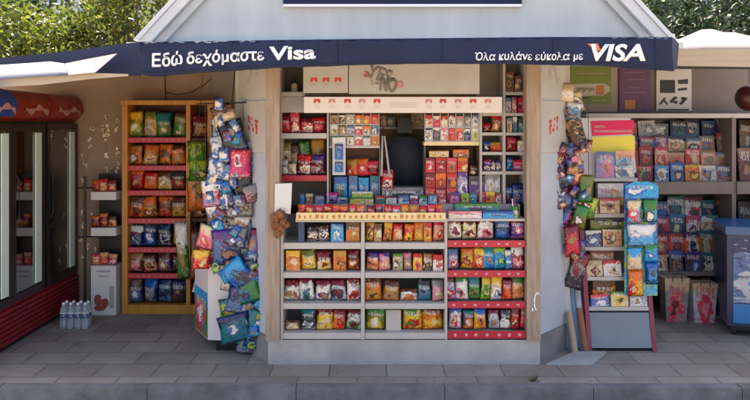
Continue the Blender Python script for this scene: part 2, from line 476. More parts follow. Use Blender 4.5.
# ---- building far behind the trees
bg = thing('apartment_building', (0, 15, 0), 'pale grey concrete apartment block glimpsed through the trees behind the kiosk', 'building')
bw = mat('pale_render', (190, 194, 200), 0.8, 0.08, 1)
ob('wall', MB().box(-13, 13, 15, 22, -0.02, 11), bw, bg)
ob('roof', MB().box(-13.3, 13.3, 14.7, 22.3, 11, 11.25), M['concrete'], bg)
bgl = mat('window_glass', (70, 84, 98), 0.15, 0.1, 2)
for fl in range(3):
    for k in range(8):
        xw = -11.4 + k * 3.05; zw = 1.0 + fl * 3.1
        w = ob('window', MB().box(xw, xw + 1.4, 14.93, 15.03, zw, zw + 1.6), M['white_wood'], bg)
        ob('pane', MB().box(xw + .1, xw + 1.3, 14.9, 14.95, zw + .1, zw + 1.5), bgl, w)

# ---- trees
def leaf_mat(name, cols, tr):
    m, nt, b = newmat(name)
    N, L = nt.nodes, nt.links
    gm = N.new('ShaderNodeNewGeometry')
    cr = N.new('ShaderNodeValToRGB')
    e = cr.color_ramp.elements
    e[0].position = 0; e[1].position = 1
    e[0].color = (*lin(cols[0]), 1); e[1].color = (*lin(cols[-1]), 1)
    for i, c in enumerate(cols[1:-1]):
        q = e.new((i + 1) / (len(cols) - 1)); q.color = (*lin(c), 1)
    L.new(gm.outputs['Random Per Island'], cr.inputs[0])
    L.new(cr.outputs[0], b.inputs['Base Color']); b.inputs['Roughness'].default_value = 0.45
    t = N.new('ShaderNodeBsdfTranslucent'); mx = N.new('ShaderNodeMixShader'); mx.inputs[0].default_value = tr
    L.new(cr.outputs[0], t.inputs[0])
    L.new(b.outputs[0], mx.inputs[1]); L.new(t.outputs[0], mx.inputs[2]); L.new(mx.outputs[0], N['Material Output'].inputs[0])
    return m
LEAF = {'gold': leaf_mat('leaf_gold', [(44, 56, 18), (80, 94, 28), (116, 118, 38), (58, 74, 24)], 0.5),
        'mid': leaf_mat('leaf_mid', [(32, 48, 20), (54, 74, 28), (76, 96, 38)], 0.42),
        'dark': leaf_mat('leaf_dark', [(24, 38, 22), (38, 56, 33), (54, 72, 45)], 0.35)}
def tree(loc, h, rad, leaf, label, seed, n=9000, clumps=70, ls=0.085, lean=(0, 0), zlow=0.25):
    rg = np.random.default_rng(seed); rr = random.Random(seed)
    t = thing('tree', loc, label, 'tree', 'trees behind the kiosk')
    L0 = Vector(loc)
    top = L0 + Vector((lean[0], lean[1], h * 0.8))
    tk = MB()
    pts = [L0.lerp(top, k / 6) + Vector((rr.uniform(-.05, .05), rr.uniform(-.05, .05), 0)) * (k > 0) for k in range(7)]
    tk.tube(pts, [0.12 - 0.015 * k for k in range(7)], 8)
    cc = []
    for k in range(clumps):
        while True:
            p = rg.uniform(-1, 1, 3)
            if 0.25 < (p ** 2).sum() < 1: break
        c = np.array([p[0] * rad, p[1] * rad, h * (zlow + (1 - zlow) * 0.5 * (p[2] + 1))])
        c[0] += lean[0]; c[1] += lean[1]
        cc.append(c)
    for c in cc[:18]:
        a = pts[rr.randrange(2, 6)]; e = L0 + Vector(c)
        mid = a.lerp(e, 0.5) + Vector((0, 0, -0.08))
        tk.tube([a, mid, e], [0.035, 0.022, 0.008], 5)
    ob('trunk', tk, M['bark'], t, smooth=True)
    cc = np.array(cc)
    idx = rg.integers(0, clumps, n)
    sg = rg.uniform(0.1, 0.26, clumps) * (rad / 1.2) ** 0.5
    pos = cc[idx] + rg.normal(0, 1, (n, 3)) * sg[idx][:, None]
    d = rg.normal(0, 1, (n, 3)); d[:, 2] -= 0.4; d /= np.linalg.norm(d, axis=1)[:, None]
    s = rg.normal(0, 1, (n, 3)); s -= (s * d).sum(1)[:, None] * d; s /= np.linalg.norm(s, axis=1)[:, None]
    ln = rg.uniform(0.7, 1.3, n)[:, None] * ls
    nn = np.cross(d, s)
    v = np.stack([pos - d * ln * .6, pos + s * ln * .3 + nn * ln * .08, pos + d * ln * .6, pos - s * ln * .3 + nn * ln * .08], 1).reshape(-1, 3)
    me = bpy.data.meshes.new('crown')
    f = np.arange(n * 4).reshape(n, 4)
    me.from_pydata(v.tolist(), [], f.tolist())
    me.materials.append(LEAF[leaf])
    o = bpy.data.objects.new('crown', me); COL.objects.link(o); o.parent = t
    WORLD[o.name] = L0
    return t
tree((-6.6, 4.6, -.02), 4.0, 1.25, 'mid', 'dense mid green tree at far left above the blue awning', 11, 9000)
tree((-5.0, 4.2, -.02), 3.9, 1.15, 'gold', 'yellow green sunlit tree above the drinks fridges at left', 12, 10000, lean=(-.35, 0))
tree((-3.5, 4.9, -.02), 4.3, 1.1, 'gold', 'bright yellow green tree beside the left slope of the kiosk roof', 13, 8500)
tree((-5.8, 7.2, -.02), 5.2, 1.6, 'dark', 'tall darker tree behind the yellow green trees at left', 14, 9000, ls=.11)
tree((-2.6, 7.6, -.02), 5.0, 1.2, 'mid', 'tree in the back row nearest the roof on the left', 19, 6000, ls=.1)
tree((3.5, 5.0, -.02), 4.3, 1.05, 'mid', 'green tree beside the right slope of the kiosk roof', 15, 6500)
tree((4.9, 4.6, -.02), 4.2, 1.2, 'dark', 'dark green tree above the pinkish white canopy at right', 16, 8000)
tree((6.3, 5.2, -.02), 4.4, 1.3, 'dark', 'dark green tree at the far right edge behind the canopy', 17, 7000)
tree((5.2, 8.0, -.02), 5.2, 1.5, 'mid', 'taller loose tree behind the dark trees at right', 18, 4500, ls=.11)

# ------------------------------------------------------------------ kiosk building
k = thing('kiosk', (0.227, 0.5, 0), 'white street kiosk with steep gable, wooden pillars and steel plinth', 'kiosk')
xl, xr = X(268), X(540)
zp = Z(340)
ob('plinth', MB().box(xl, xr, 0.0, 0.5, 0, zp).bevel(.006), M['steel'], k)
CH = 0.36                                   # the chamfered corners run back this far
lx, rx = -1.138, 1.60
for sx0, sx1, em in ((xl, lx, 'l'), (xr, rx, 'r')):
    s = 1 if em == 'r' else -1
    a = Vector((sx0 - s * .004, 0.02, 0)); b = Vector((sx1, CH + .02, 0))
    nrm = Vector((s * (b.y - a.y), -abs(b.x - a.x), 0)).normalized()
    tb = -nrm * 0.05
    def quad(z0, z1, off=0.0, u0=0.0, u1=1.0):
        p, q = a.lerp(b, u0) + nrm * off, a.lerp(b, u1) + nrm * off
        return [p + Vector((0, 0, z0)), q + Vector((0, 0, z0)), q + Vector((0, 0, z1)), p + Vector((0, 0, z1))]
    ob('corner_plinth', MB().prism(quad(0, zp + .02), -nrm * .08), M['concrete'], k)
    w = ob('corner_wall', MB().prism(quad(zp + .021, 2.46, -0.012), tb), M['cool_panel'], k)
    # two framed sheets on the upper part, each with a small print
    for z0, z1, kind in ((Z(98, .2), 2.44, 'up'), (Z(152, .2), Z(101, .2), 'low')):
        sh = ob('wall_sheet', MB().prism(quad(z0, z1, .004, .06, .95), tb * .2), M['panel'], k)
        mbp = MB(); rr = random.Random(4 + int(z0 * 10))
        cu, cz = (.5, (z0 + z1) / 2 + .02)
        for i in range(9 if kind == 'up' else 18):
            u = cu + rr.uniform(-.16, .16); zz = cz + rr.uniform(-.07, .07); r_ = rr.uniform(.012, .03) if kind == 'up' else rr.uniform(.006, .018)
            p = a.lerp(b, u) + nrm * (.0045 + .0002 * i) + Vector((0, 0, zz)); t_ = (b - a).normalized()
            mbp.prism([p + t_ * r_ * math.cos(q) + Vector((0, 0, r_ * 1.2 * math.sin(q))) for q in (0.2, 1.1, 2.2, 3.1, 4.2, 5.3)], -nrm * .003)
        ob('sheet_print', mbp, M['grey_print' if kind == 'up' else 'red_print'], sh)
    ob('pillar', MB().box(*(sorted((X(266 if em == 'l' else 526), X(280 if em == 'l' else 540)))), -.03, .07, zp + .003, 2.45).bevel(.006), M['pillar'], k)
    ob('side_wall', MB().box(sx1 - .03, sx1 + .03, CH + .03, 1.77, 0, 2.46), M['panel'], k)
ob('back_wall', MB().box(lx - .03, rx + .03, 1.05, 1.11, 0, 2.46), M['inside'], k)
ob('kiosk_floor', MB().box(lx + .04, rx - .04, .51, 1.04, 0.0, .1), M['concrete'], k)
ob('ceiling', MB().box(-1.95, 2.42, .02, 2.0, 2.47, 2.52), M['white_paint'], k)
# gable: white triangle, barge boards, roof slopes
gy = .1
def gp(px, py): return P(px, py, gy)
apex_x = X(404.5, gy); tanp = 1.07
halfo = X(672, 0) - apex_x; zb_ = 2.522
za = zb_ + halfo * tanp
hi_ = halfo - .17
ob('gable_wall', MB().prism([(apex_x - hi_, gy, zb_), (apex_x + hi_, gy, zb_), (apex_x, gy, zb_ + hi_ * tanp)], (0, .08, 0)), M['white_paint'], k)
for s in (-1, 1):
    ob('roof_slope', MB().prism([(apex_x + s * (halfo - .01), -.02, zb_ + .012), (apex_x, -.02, za + .01), (apex_x, -.02, za + .06), (apex_x + s * (halfo + .035), -.02, zb_ + .012)], (0, 2.2, 0)), M['white_wood'], k)
    ob('barge_board', MB().prism([(apex_x + s * halfo, gy - .1, zb_), (apex_x + s * (halfo - .1), gy - .1, zb_), (apex_x, gy - .1, za - .1 * tanp), (apex_x, gy - .1, za)], (0, .18, 0)), M['white_wood'], k)
    ob('inner_board', MB().prism([(apex_x + s * (halfo - .105), gy - .05, zb_), (apex_x + s * (halfo - .19), gy - .05, zb_), (apex_x, gy - .05, za - .19 * tanp), (apex_x, gy - .05, za - .105 * tanp)], (0, .13, 0)), M['white_paint'], k)
bs = ob('roof_sign', MB().box(X(283, .06), X(522, .06), .06, .095, Z(4, .06), Z(4, .06) + .42).bevel(.005), M['awning'], k)
ob('sign_trim', MB().box(X(283, .06), X(522, .06), .054, .094, Z(4, .06) - .022, Z(4, .06) - .002), M['white_letter'], bs)
# painted white mark on the right pillar
curl = [P(537.5 + 3.2 * math.cos(t), 302 - 9 * math.sin(t), -.033) for t in [1.0 + .3 * i for i in range(12)]]
ob('painted_mark', MB().tube(curl, .005, 6).tube([P(532.5, 308, -.033), P(532.5, 311, -.033)], .006, 6), M['white_letter'], k)

# ------------------------------------------------------------------ wing walls
def wall(name, x0, x1, m, label):
    return ob(name, MB().box(x0, x1, 1.78, 1.9, 0, 2.45), M[m], None, label, 'wall')
wall('wall', -3.9, X(211, 1.78), 'beige_wall', 'warm beige rear wall behind the fridges and the wooden snack case')
wall('wall', X(211, 1.78) + .002, lx + .2, 'grey_wall', 'narrow grey wall strip between the wooden snack case and the kiosk')
wall('wall', rx + .05, 4.6, 'taupe_wall', 'taupe rear wall behind the magazine shelves at right')
cable = [P(165, 66, 1.77), P(165, 88, 1.77), P(166, 103, 1.77)]
swag = [P(165, 92, 1.765), P(178, 95, 1.765), P(192, 92, 1.765), P(204, 85, 1.765), P(211, 79, 1.765)]
ob('cable', MB().tube(cable, .006, 6).tube(swag, .005, 6), M['cord'], None, 'thin dark cable sagging along the beige wall above the snack case', 'cable')

# ------------------------------------------------------------------ blue awning
AY = -.5
BOT = [(140, 74), (152, 77), (200, 73), (280, 68), (350, 65.5), (405, 64), (500, 64), (600, 66), (650, 70), (672, 71.5)]
TOP = [(140, 42), (280, 40), (405, 38.5), (550, 37), (672, 37)]
def interp(t, x):
    for (a, b), (c, d) in zip(t, t[1:]):
        if x <= c: return b + (d - b) * max(0, (x - a)) / (c - a)
    return t[-1][1]
aw = thing('shop_awning', (0.2, AY, 2.2), 'navy blue fabric awning with white Visa lettering across the kiosk front', 'awning')
def ripple(px, v): return .016 * math.sin(px * .083) * v + .007 * math.sin(px * .27 + 1) + .008 * v * math.sin(px * .19 + 2 * v)
rows = []
for j in range(7):
    r = []
    for i in range(61):
        px = 140 + 532 * i / 60; v = j / 6
        py = interp(TOP, px) * (1 - v) + interp(BOT, px) * v
        p = P(px, py, AY); p.y += ripple(px, v) - .012 * v; r.append(p)
    rows.append(r)
ob('valance', MB().sheet(rows).thick(.006), M['awning'], aw, smooth=True)
zt = Z(40, AY)
M['seam'] = mat('awning_seam', (10, 20, 52), 0.8, 0.2, 10)
def vp(px, v, o=.0045):
    p = P(px, interp(TOP, px) * (1 - v) + interp(BOT, px) * v, AY); p.y += ripple(px, v) - .012 * v - o
    return p
for px in (232, 337, 442, 553, 655):
    ob('seam', MB().sheet([[vp(px - .45, v / 8), vp(px + .45, v / 8)] for v in range(9)]).thick(.002), M['seam'], aw)
ob('hem', MB().sheet([[vp(141 + 530 * i / 80, .88) for i in range(81)], [vp(141 + 530 * i / 80, .92) for i in range(81)]]).thick(.002), M['seam'], aw)
ob('top_fabric', MB().sheet([[(X(140 + 532 * i / 20, AY), AY, Z(interp(TOP, 140 + 532 * i / 20), AY)) for i in range(21)],
                             [(X(140 + 532 * i / 20, AY), -.04, zt + .035) for i in range(21)]]).thick(.004), M['awning'], aw)
# left flap runs back towards the fridges
def flap(u): return (X(140, AY) + (-3.25 - X(140, AY)) * u, AY + .95 * u)
def FP(px, py, dy=0.0):      # pixel ray meets the flap plane
    x0, y0 = flap(0); x1, y1 = flap(1)
    y0 += dy; y1 += dy
    kx = (px - 375.0) / FPX
    # x = kx*(y+CD) ; x = x0+(y-y0)*(x1-x0)/(y1-y0)
    sl = (x1 - x0) / (y1 - y0)
    y = (x0 - y0 * sl - kx * CD) / (kx - sl)
    return P(px, py, y)
tp = [(-25, 60), (0, 58), (60, 52), (105, 46), (140, 42)]
bp_ = [(-25, 82), (0, 80), (60, 77), (105, 76), (140, 76)]
ob('left_flap', MB().sheet([[FP(px, py) for px, py in tp], [FP(a[0], (a[1] + b[1]) / 2 + 1) for a, b in zip(tp, bp_)], [FP(px, py) for px, py in bp_]]).thick(.006), M['awning'], aw)
rr_ = [[P(672, 37, AY), P(676, 40, -.2), P(679, 44, .0)], [P(672, 71.5, AY), P(675, 70, -.2), P(677, 68, .0)]]
ob('right_flap', MB().sheet(rr_).thick(.006), M['awning'], aw)
for px in (176, 640):
    ob('support_arm', MB().tube([(X(px, AY), AY + .03, zt - .03), (X(px, AY), .12, zt + .01)], .014, 8), M['white_wood'], aw)
def valmap(q):
    px = q.x * FPX / (AY + CD) + 375
    py = 125 - (q.z - EYE) * FPX / (AY + CD)
    t, b = interp(TOP, px), interp(BOT, px)
    v = min(1, max(0, (py - t) / (b - t)))
    q.y += ripple(px, v) - .012 * v - .004
    return q
def let(body, a, b, top, base0, base1, m='white_letter', bold=.0, shear=0., space=1.0):
    """letters between px a and b, baseline running from py base0 to base1"""
    x0, x1 = X(a, AY), X(b, AY); s = (AY + CD) / FPX
    def f(q):
        u = (q.x - x0) / (x1 - x0)
        q.z -= s * ((base1 - base0) * u)
        return valmap(q)
    return lettering(body, x0, x1, Z(base0, AY), Z(top, AY), AY, M[m], aw, bold, shear, f, space=space)
let('Εδώ', 153, 183, 53, 67.5, 65.5, bold=.022)
let('δεχόμαστε', 187, 264.5, 51.5, 67.5, 63.5, bold=.022)
let('Visa', 269.5, 316, 47, 61.0, 59, bold=.028)
let('Όλα κυλάνε εύκολα με', 475, 582, 52.2, 62.5, 62, bold=.012, shear=.12)
let('VISA', 590, 644, 44, 61.5, 61.5, bold=.03, shear=.22)
fl = [valmap(P(px, py, AY)) + Vector((0, -.002, 0)) for px, py in ((586.5, 44), (597, 44), (599.5, 50), (596.5, 51.5))]
ob('letter_flag', MB().prism(fl, (0, -.003, 0)), M['orange_letter'], aw)

# ------------------------------------------------------------------ white canopies over the wings
wc = thing('canopy', (-2.6, .6, 2.2), 'sunlit white fabric canopy under the blue awning flap above the fridges', 'canopy', 'white canopies over the wings')
def slope(px, py, up):   # points of the sloping top: lower edge at the flap front, rising to the rear
    return FP(px, py, -.26 + .22 * up)
main = [[slope(-25, 68, 1), slope(0, 65, 1), slope(30, 63, 1), slope(50, 61.5, 1), slope(64, 63.5, .9)],
        [slope(-25, 75, .5), slope(0, 73, .5), slope(30, 71, .5), slope(50, 69.5, .5), slope(66, 69, .4)],
        [slope(-25, 81, 0), slope(0, 79, 0), slope(30, 77, 0), slope(50, 76, 0), slope(68, 75, 0)]]
ob('fabric_top', MB().sheet(main).thick(.004), M['white_fabric'], wc, smooth=True)
ob('fabric_corner', MB().sheet([[slope(64.6, 63.5, .9), slope(90, 58.5, .75), slope(117, 53.5, .55)], [slope(68.6, 75, 0), slope(82, 73.5, 0), slope(95, 72.5, 0)]]).thick(.004), M['pink_fabric'], wc)
ob('valance', MB().sheet([[FP(px, py, -.23) for px, py in ((-25, 80), (0, 78), (40, 76), (90, 73), (128, 74))], [FP(px, py, -.23) for px, py in ((-25, 89), (0, 87), (40, 85), (90, 79), (128, 76))]]).thick(.004), M['beige_fabric'], wc)
ob('ceiling_fabric', MB().sheet([[(-4.0, .55, 2.24), (-1.7, -.3, 2.36), (-1.2, .1, 2.42)], [(-4.0, 2.1, 2.5), (-1.7, 2.1, 2.5), (-1.2, 2.1, 2.46)]]).thick(.004), M['beige_fabric'], wc)
rc = thing('canopy', (3.05, .9, 2.3), 'pinkish white domed fabric canopy at the right end of the kiosk', 'canopy', 'white canopies over the wings')
cx0, cx1, cy0, cy1 = X(672, .1), 3.5, .1, 1.95
rows = []
ap = P(711, 26, .95)
for j in range(9):
    v = j / 8; r = []
    for i in range(13):
        u = i / 12
        xx = cx0 + (cx1 - cx0) * u; yy = cy0 + (cy1 - cy0) * v
        wu = 1 - abs(xx - ap.x) / max(ap.x - cx0, cx1 - ap.x); wv = 1 - abs(2 * v - 1)
        hgt = min(max(wu, 0), wv) ** 1.05
        r.append((xx, yy, Z(49, .1) + (ap.z - Z(49, .1)) * hgt))
    rows.append(r)
ob('fabric_top', MB().sheet(rows).thick(.004), M['pink_fabric'], rc, smooth=True)
ob('valance', MB().sheet([[P(672 + 17 * i, 49 + .004 * (i - 3) ** 2, .1) for i in range(6)] + [(cx1, .1, Z(49, .1))],
                          [P(672 + 17 * i, 66 + .25 * i, .1) for i in range(6)] + [(cx1, .1, Z(67, .1))]]).thick(.005), M['beige_fabric'], rc)
ob('frame_bar', MB().box(cx0, cx1, .13, .17, Z(69, .15), Z(66.5, .15)), M['dark_frame'], rc)
ob('corner_post', MB().tube([(cx1 - .05, .2, 0), (cx1 - .05, .2, 2.38)], .025, 10), M['dark_frame'], rc)

# ------------------------------------------------------------------ goods
ORD = ['', 'second', 'third', 'fourth', 'fifth', 'sixth', 'seventh', 'eighth', 'ninth', 'tenth', 'eleventh', 'twelfth', 'thirteenth', 'fourteenth', 'fifteenth', 'sixteenth', 'seventeenth', 'eighteenth', 'nineteenth', 'twentieth']
RG = random.Random(21)

def bag_bm(w, h, t, r):
    mb = MB(); nx, nz_ = 7, 9
    fr, bk = [], []
    ph = r.uniform(0, 50)
    for j in range(nz_ + 1):
        v = j / nz_; a, b = [], []
        for i in range(nx + 1):
            u = i / nx
            e = (math.sin(PI * u) ** .6) * (math.sin(PI * min(1, max(0, (v - .03) / .9))) ** .55)
            pinch = 1 - .09 * math.sin(PI * v) ** 1.5
            xx = (u - .5) * w * pinch
            nzv = noise.noise(Vector((u * 3 + ph, v * 4, ph))) * .35
            zz = v * h + (.01 * h * ((i % 2) * 2 - 1) if j in (nz_,) else 0)
            a.append((xx, -t * .5 * e * (1 + nzv), zz)); b.append((xx, t * .5 * e * (1 - nzv), zz))
        fr.append(a); bk.append(b)
    mb.sheet(fr); mb.sheet([r_[::-1] for r_ in bk])
    bmesh.ops.remove_doubles(mb.bm, verts=mb.bm.verts[:], dist=1e-5)
    return mb

def box_bm(w, h, t):
    return MB().box(-w / 2, w / 2, -t / 2, t / 2, 0, h).bevel(min(.004, t * .2), 1)

KIND = {'bag': ('snack_packet', 'packet', 'snack packet'), 'box': ('carton', 'carton', 'carton'), 'mag': ('magazine', 'magazine', 'magazine'),
        'case': ('disc_case', 'disc case', 'disc case'), 'cig': ('cigarette_pack', 'cigarette pack', 'cigarette pack'),
        'toy': ('toy_packet', 'toy pack', 'toy pack'), 'sweet': ('sweet_packet', 'sweet packet', 'sweet packet'), 'pouch': ('pouch', 'pouch', 'pouch')}
STY = {'bag': 'bag', 'box': 'box', 'mag': 'mag', 'case': 'mag', 'cig': 'box', 'toy': 'toy', 'sweet': 'bag', 'pouch': 'toy'}
used = set()
def describe(kind, spec, tail):
    cs = spec.split('/'); n = KIND[kind][1]
    s = cs[0] + ' ' + n
    if len(cs) > 1: s += ' with ' + cs[1] + (' top' if kind in ('bag', 'sweet') else ' heading' if kind in ('mag', 'case') else ' upper part' if kind in ('box', 'cig') else ' part')
    if len((s + ', ' + tail).split()) > 16: s = cs[0] + '-' + cs[1] + ' ' + n
    if len(cs) > 2 and len((s + ' ' + tail).split()) <= 13: s += ' and ' + cs[2] + ' print'
    return s + ', ' + tail
def item(kind, px0, top, px1, spec, y, z, tail, group, t=None, tilt=None, lean=0.0, yaw=None, hang=False, label=None):
    """one product; front face centre at depth y, base on height z (or hanging: base from py given in z)"""
    xa, xb = X(px0, y), X(px1, y); w = xb - xa; h = Z(top, y) - z
    r = RG
    if kind == 'bag': h *= r.uniform(1.02, 1.16); w *= r.uniform(1.03, 1.13)
    if kind in ('bag', 'sweet', 'toy', 'pouch'):
        t = t or min(.09, w * .5); mb = bag_bm(w * 1.06, h, t, r)
        tilt = r.uniform(-.1, .1) if tilt is None else tilt; yaw = r.uniform(-.3, .3) if yaw is None else yaw
    else:
        if kind == 'mag': y += r.uniform(0, .018)
        t = t or {'box': .06, 'mag': .006, 'case': .016, 'cig': .022}[kind]
        mb = box_bm(w * .97, h, t); tilt = 0 if tilt is None else tilt; yaw = r.uniform(-.1, .1) if yaw is None else yaw
        if kind in ('mag', 'case'): tilt = r.uniform(-.05, .05)
    lab = label or describe(kind, spec, tail)
    if lab in used and label is None: print('DUPLICATE LABEL', lab)
    if len(lab.split()) > 16: print('LONG', lab)
    used.add(lab)
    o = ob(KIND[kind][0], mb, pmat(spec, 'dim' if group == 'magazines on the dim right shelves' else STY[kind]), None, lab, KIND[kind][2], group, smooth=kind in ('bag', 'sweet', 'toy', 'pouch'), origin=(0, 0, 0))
    o.location = ((xa + xb) / 2, y + t * .5, z + .001)
    o.rotation_euler = (lean, tilt, yaw)
    return o
def row(where, y, z, items, group, **kw):
    n = len(items)
    for i, it in enumerate(items):
        kd, a, tp_, b, spec = it[:5]
        o_ = 'leftmost' if i == 0 else 'rightmost' if i == n - 1 else ORD[i] + ' from left'
        item(kd, a, tp_, b, spec, y + RG.uniform(0, .02), z, o_ + ', ' + where, group, **kw)

# ---- counter shelving
sh = thing('display_shelving', (.23, .18, zp), 'grey counter shelving with three bays of crisps and snacks below the kiosk window', 'shelving')
XA0, XA1, XB0, XB1, XC0, XC1 = X(283), X(361), X(365), X(445), X(447.5), X(525.5)
ob('back_panel', MB().box(X(281), X(526), .36, .38, zp + .004, 1.13), M['shelf_dark'], sh)
for a, b in ((280.5, 283), (361, 364.6), (444.8, 447.3)):
    ob('divider', MB().box(X(a), X(b), .0, .355, zp + .004, Z(219)), M['shelf'], sh)
SH = [(243, 249), (272.5, 278), (303.5, 309), (333, 339)]
for t_, b_ in SH:
    for a, b in ((XA0, XA1), (XB0, XB1)):
        ob('shelf', MB().box(a + .001, b - .001, .003, .352, Z(b_), Z(t_)).bevel(.003, 1), M['shelf'], sh)
SC = [(240.5, 247), (270.5, 277), (301.5, 308), (331, 338.3)]
for t_, b_ in SC:
    s_ = ob('shelf', MB().box(XC0 + .001, XC1 - .001, .012, .352, Z(b_) + .01, Z(t_) - .012), M['shelf'], sh)
    st = ob('price_strip', MB().box(XC0 + .001, XC1 - .001, -.004, .011, Z(b_), Z(t_)), M['red_strip'], sh)
    rr = random.Random(int(t_))
    for q in range(7):
        x_ = XC0 + .04 + q * .085 + rr.uniform(-.015, .015)
        ob('price_tag', MB().box(x_, x_ + rr.uniform(.016, .024), -.007, -.0045, Z(b_) + .016 + rr.uniform(0, .004), Z(t_) - .018), M['white_tag'], st)
ob('counter_board', MB().box(X(296), XB1 + .012, -.03, .5, Z(221.5), Z(217.5)).bevel(.004, 1), M['shelf'], sh)
st = ob('price_strip', MB().box(X(297), XB1, -.05, -.032, Z(219), Z(212)), M['cream_strip'], sh)
rr = random.Random(9); spm = mat('strip_print', (186, 120, 70), .5, .4, 40)
for q in range(26):
    x_ = X(299 + q * 5.6)
    ob('price_tag', MB().box(x_, x_ + rr.uniform(.012, .028), -.054, -.0505, Z(217.5), Z(213.6 + rr.uniform(0, 1.5))), spm, st)
ob('window_ledge', MB().box(X(300, .22), X(520, .22), .22, .62, 1.13, Z(204, .25)).bevel(.004, 1), M['shelf'], sh)
ob('counter_board', MB().box(XC0, XC1, .02, .218, Z(221.5), Z(219)), M['shelf'], sh)
ob('end_panel', MB().box(X(298), X(304), .02, .2, Z(243), Z(222)), mat('navy_panel', (40, 62, 98), .5, .1), sh)

G = 'snacks on the counter shelves'
W = ['top shelf', 'second shelf', 'third shelf', 'bottom shelf']
def zs(i): return Z(SH[i][0])
def zc(i): return Z(SC[i][0])
row('top shelf, left bay', .05, zs(0), [('bag', 307, 228, 318, 'brown/charcoal/white'), ('bag', 319, 227, 330, 'charcoal/brown/white'), ('box', 331, 224, 344, 'cyan/blue/white'), ('box', 346, 222, 360, 'orange/brown/gold')], G)
row('second shelf, left bay', .05, zs(1), [('box', 286, 251, 300, 'orange/yellow/cream'), ('bag', 302, 252, 316, 'yellow/olive/cream'), ('bag', 318, 252, 331, 'cream/maroon/yellow'), ('box', 333, 251, 346, 'orange/gold/brown'), ('bag', 347, 252, 360, 'brown/maroon/orange')], G)
row('third shelf, left bay', .05, zs(2), [('bag', 284, 281, 299, 'white/maroon/tan'), ('bag', 300, 281, 314, 'white/maroon/teal'), ('bag', 316, 281, 330, 'white/maroon/purple'), ('bag', 332, 281, 346, 'silver/maroon/charcoal'), ('bag', 347, 281, 360, 'white/maroon/red')], G)
row('bottom shelf, left bay', .05, zs(3), [('bag', 285, 322, 299, 'tan/brown/cream'), ('bag', 301, 312, 316, 'charcoal/teal/white'), ('bag', 317, 310, 332, 'yellow/maroon/cream'), ('bag', 332, 312, 344, 'orange/maroon/red'), ('bag', 346, 311, 361, 'white/maroon/green')], G)
row('top shelf, middle bay', .05, zs(0), [('bag', 365, 224, 373, 'brown/gold/yellow'), ('box', 374, 224, 382, 'tan/brown/cream'), ('bag', 383, 223, 392, 'orange/yellow/brown'), ('bag', 393, 225, 403, 'orange/red/cream'), ('bag', 404, 225, 413, 'red/orange/yellow'), ('bag', 414, 224, 423, 'gold/orange/yellow'), ('box', 424, 223, 432, 'orange/red/yellow'), ('bag', 433, 224, 444, 'peach/rose/red')], G)
row('second shelf, middle bay', .05, zs(1), [('bag', 366, 253, 378, 'peach/purple/orange'), ('bag', 379, 253, 391, 'pink/purple/peach'), ('box', 393, 254, 403, 'beige/green/brown'), ('bag', 404, 254, 412, 'grey/pink/tan'), ('box', 413, 254, 422, 'yellow/red/rose'), ('bag', 423, 254, 432, 'cream/tan/charcoal'), ('box', 433, 255, 443, 'white/red/rose')], G)
row('third shelf, middle bay', .05, zs(2), [('bag', 365, 280, 382, 'orange/brown/gold'), ('bag', 383, 281, 398, 'gold/brown/tan'), ('bag', 401, 290, 417, 'white/brown/orange'), ('bag', 418, 282, 432, 'teal/charcoal/steel'), ('bag', 433, 282, 444, 'pink/grey/beige')], G)
row('bottom shelf, middle bay', .05, zs(3), [('bag', 365, 306, 385, 'olive/green/yellow'), ('bag', 403, 306, 422, 'yellow/green/red'), ('bag', 423, 306, 444, 'orange/brown/yellow')], G)
ob('shelf_divider', MB().box(X(386, .06), X(401, .06), .06, .09, zs(3) + .001, Z(310, .06)), M['shelf'], sh)
row('top shelf, right bay', .03, zc(0), [('bag', 448, 220, 462, 'cream/maroon/white'), ('bag', 463, 221, 477, 'cream/brown/maroon'), ('bag', 478, 220, 494, 'white/maroon/pink'), ('bag', 496, 221, 511, 'navy/steel/blue'), ('bag', 512, 221, 525, 'purple/maroon/pink')], G)
row('second shelf, right bay', .03, zc(1), [('bag', 448, 249, 459, 'lilac/steel/red'), ('bag', 461, 250, 473, 'yellow/orange/maroon'), ('bag', 473, 250, 484, 'orange/yellow/red'), ('bag', 484, 248, 496, 'cyan/teal/blue'), ('bag', 495, 249, 506, 'cyan/lime/teal'), ('bag', 506, 251, 514, 'steel/white/cyan'), ('bag', 514, 249, 525, 'maroon/white/pink')], G)
row('third shelf, right bay', .03, zc(2), [('bag', 447, 279, 456, 'lilac/brown/red'), ('bag', 456, 278, 468, 'white/green/pink'), ('bag', 469, 278, 481, 'green/teal/olive'), ('bag', 481, 278, 491, 'lime/yellow/green'), ('bag', 491, 278, 502, 'white/yellow/navy'), ('bag', 503, 280, 512, 'red/maroon/orange'), ('bag', 512, 278, 525, 'peach/green/orange')], G)
row('bottom shelf, right bay', .03, zc(3), [('bag', 449, 308, 461, 'white/blue/rose'), ('bag', 463, 311, 474, 'brown/teal/orange'), ('bag', 475, 309, 486, 'yellow/blue/orange'), ('bag', 489, 311, 500, 'silver/maroon/grey'), ('bag', 500, 311, 511, 'black/charcoal/white'), ('bag', 511, 309, 519, 'red/maroon/brown'), ('bag', 519, 309, 526, 'maroon/red/rose')], G)

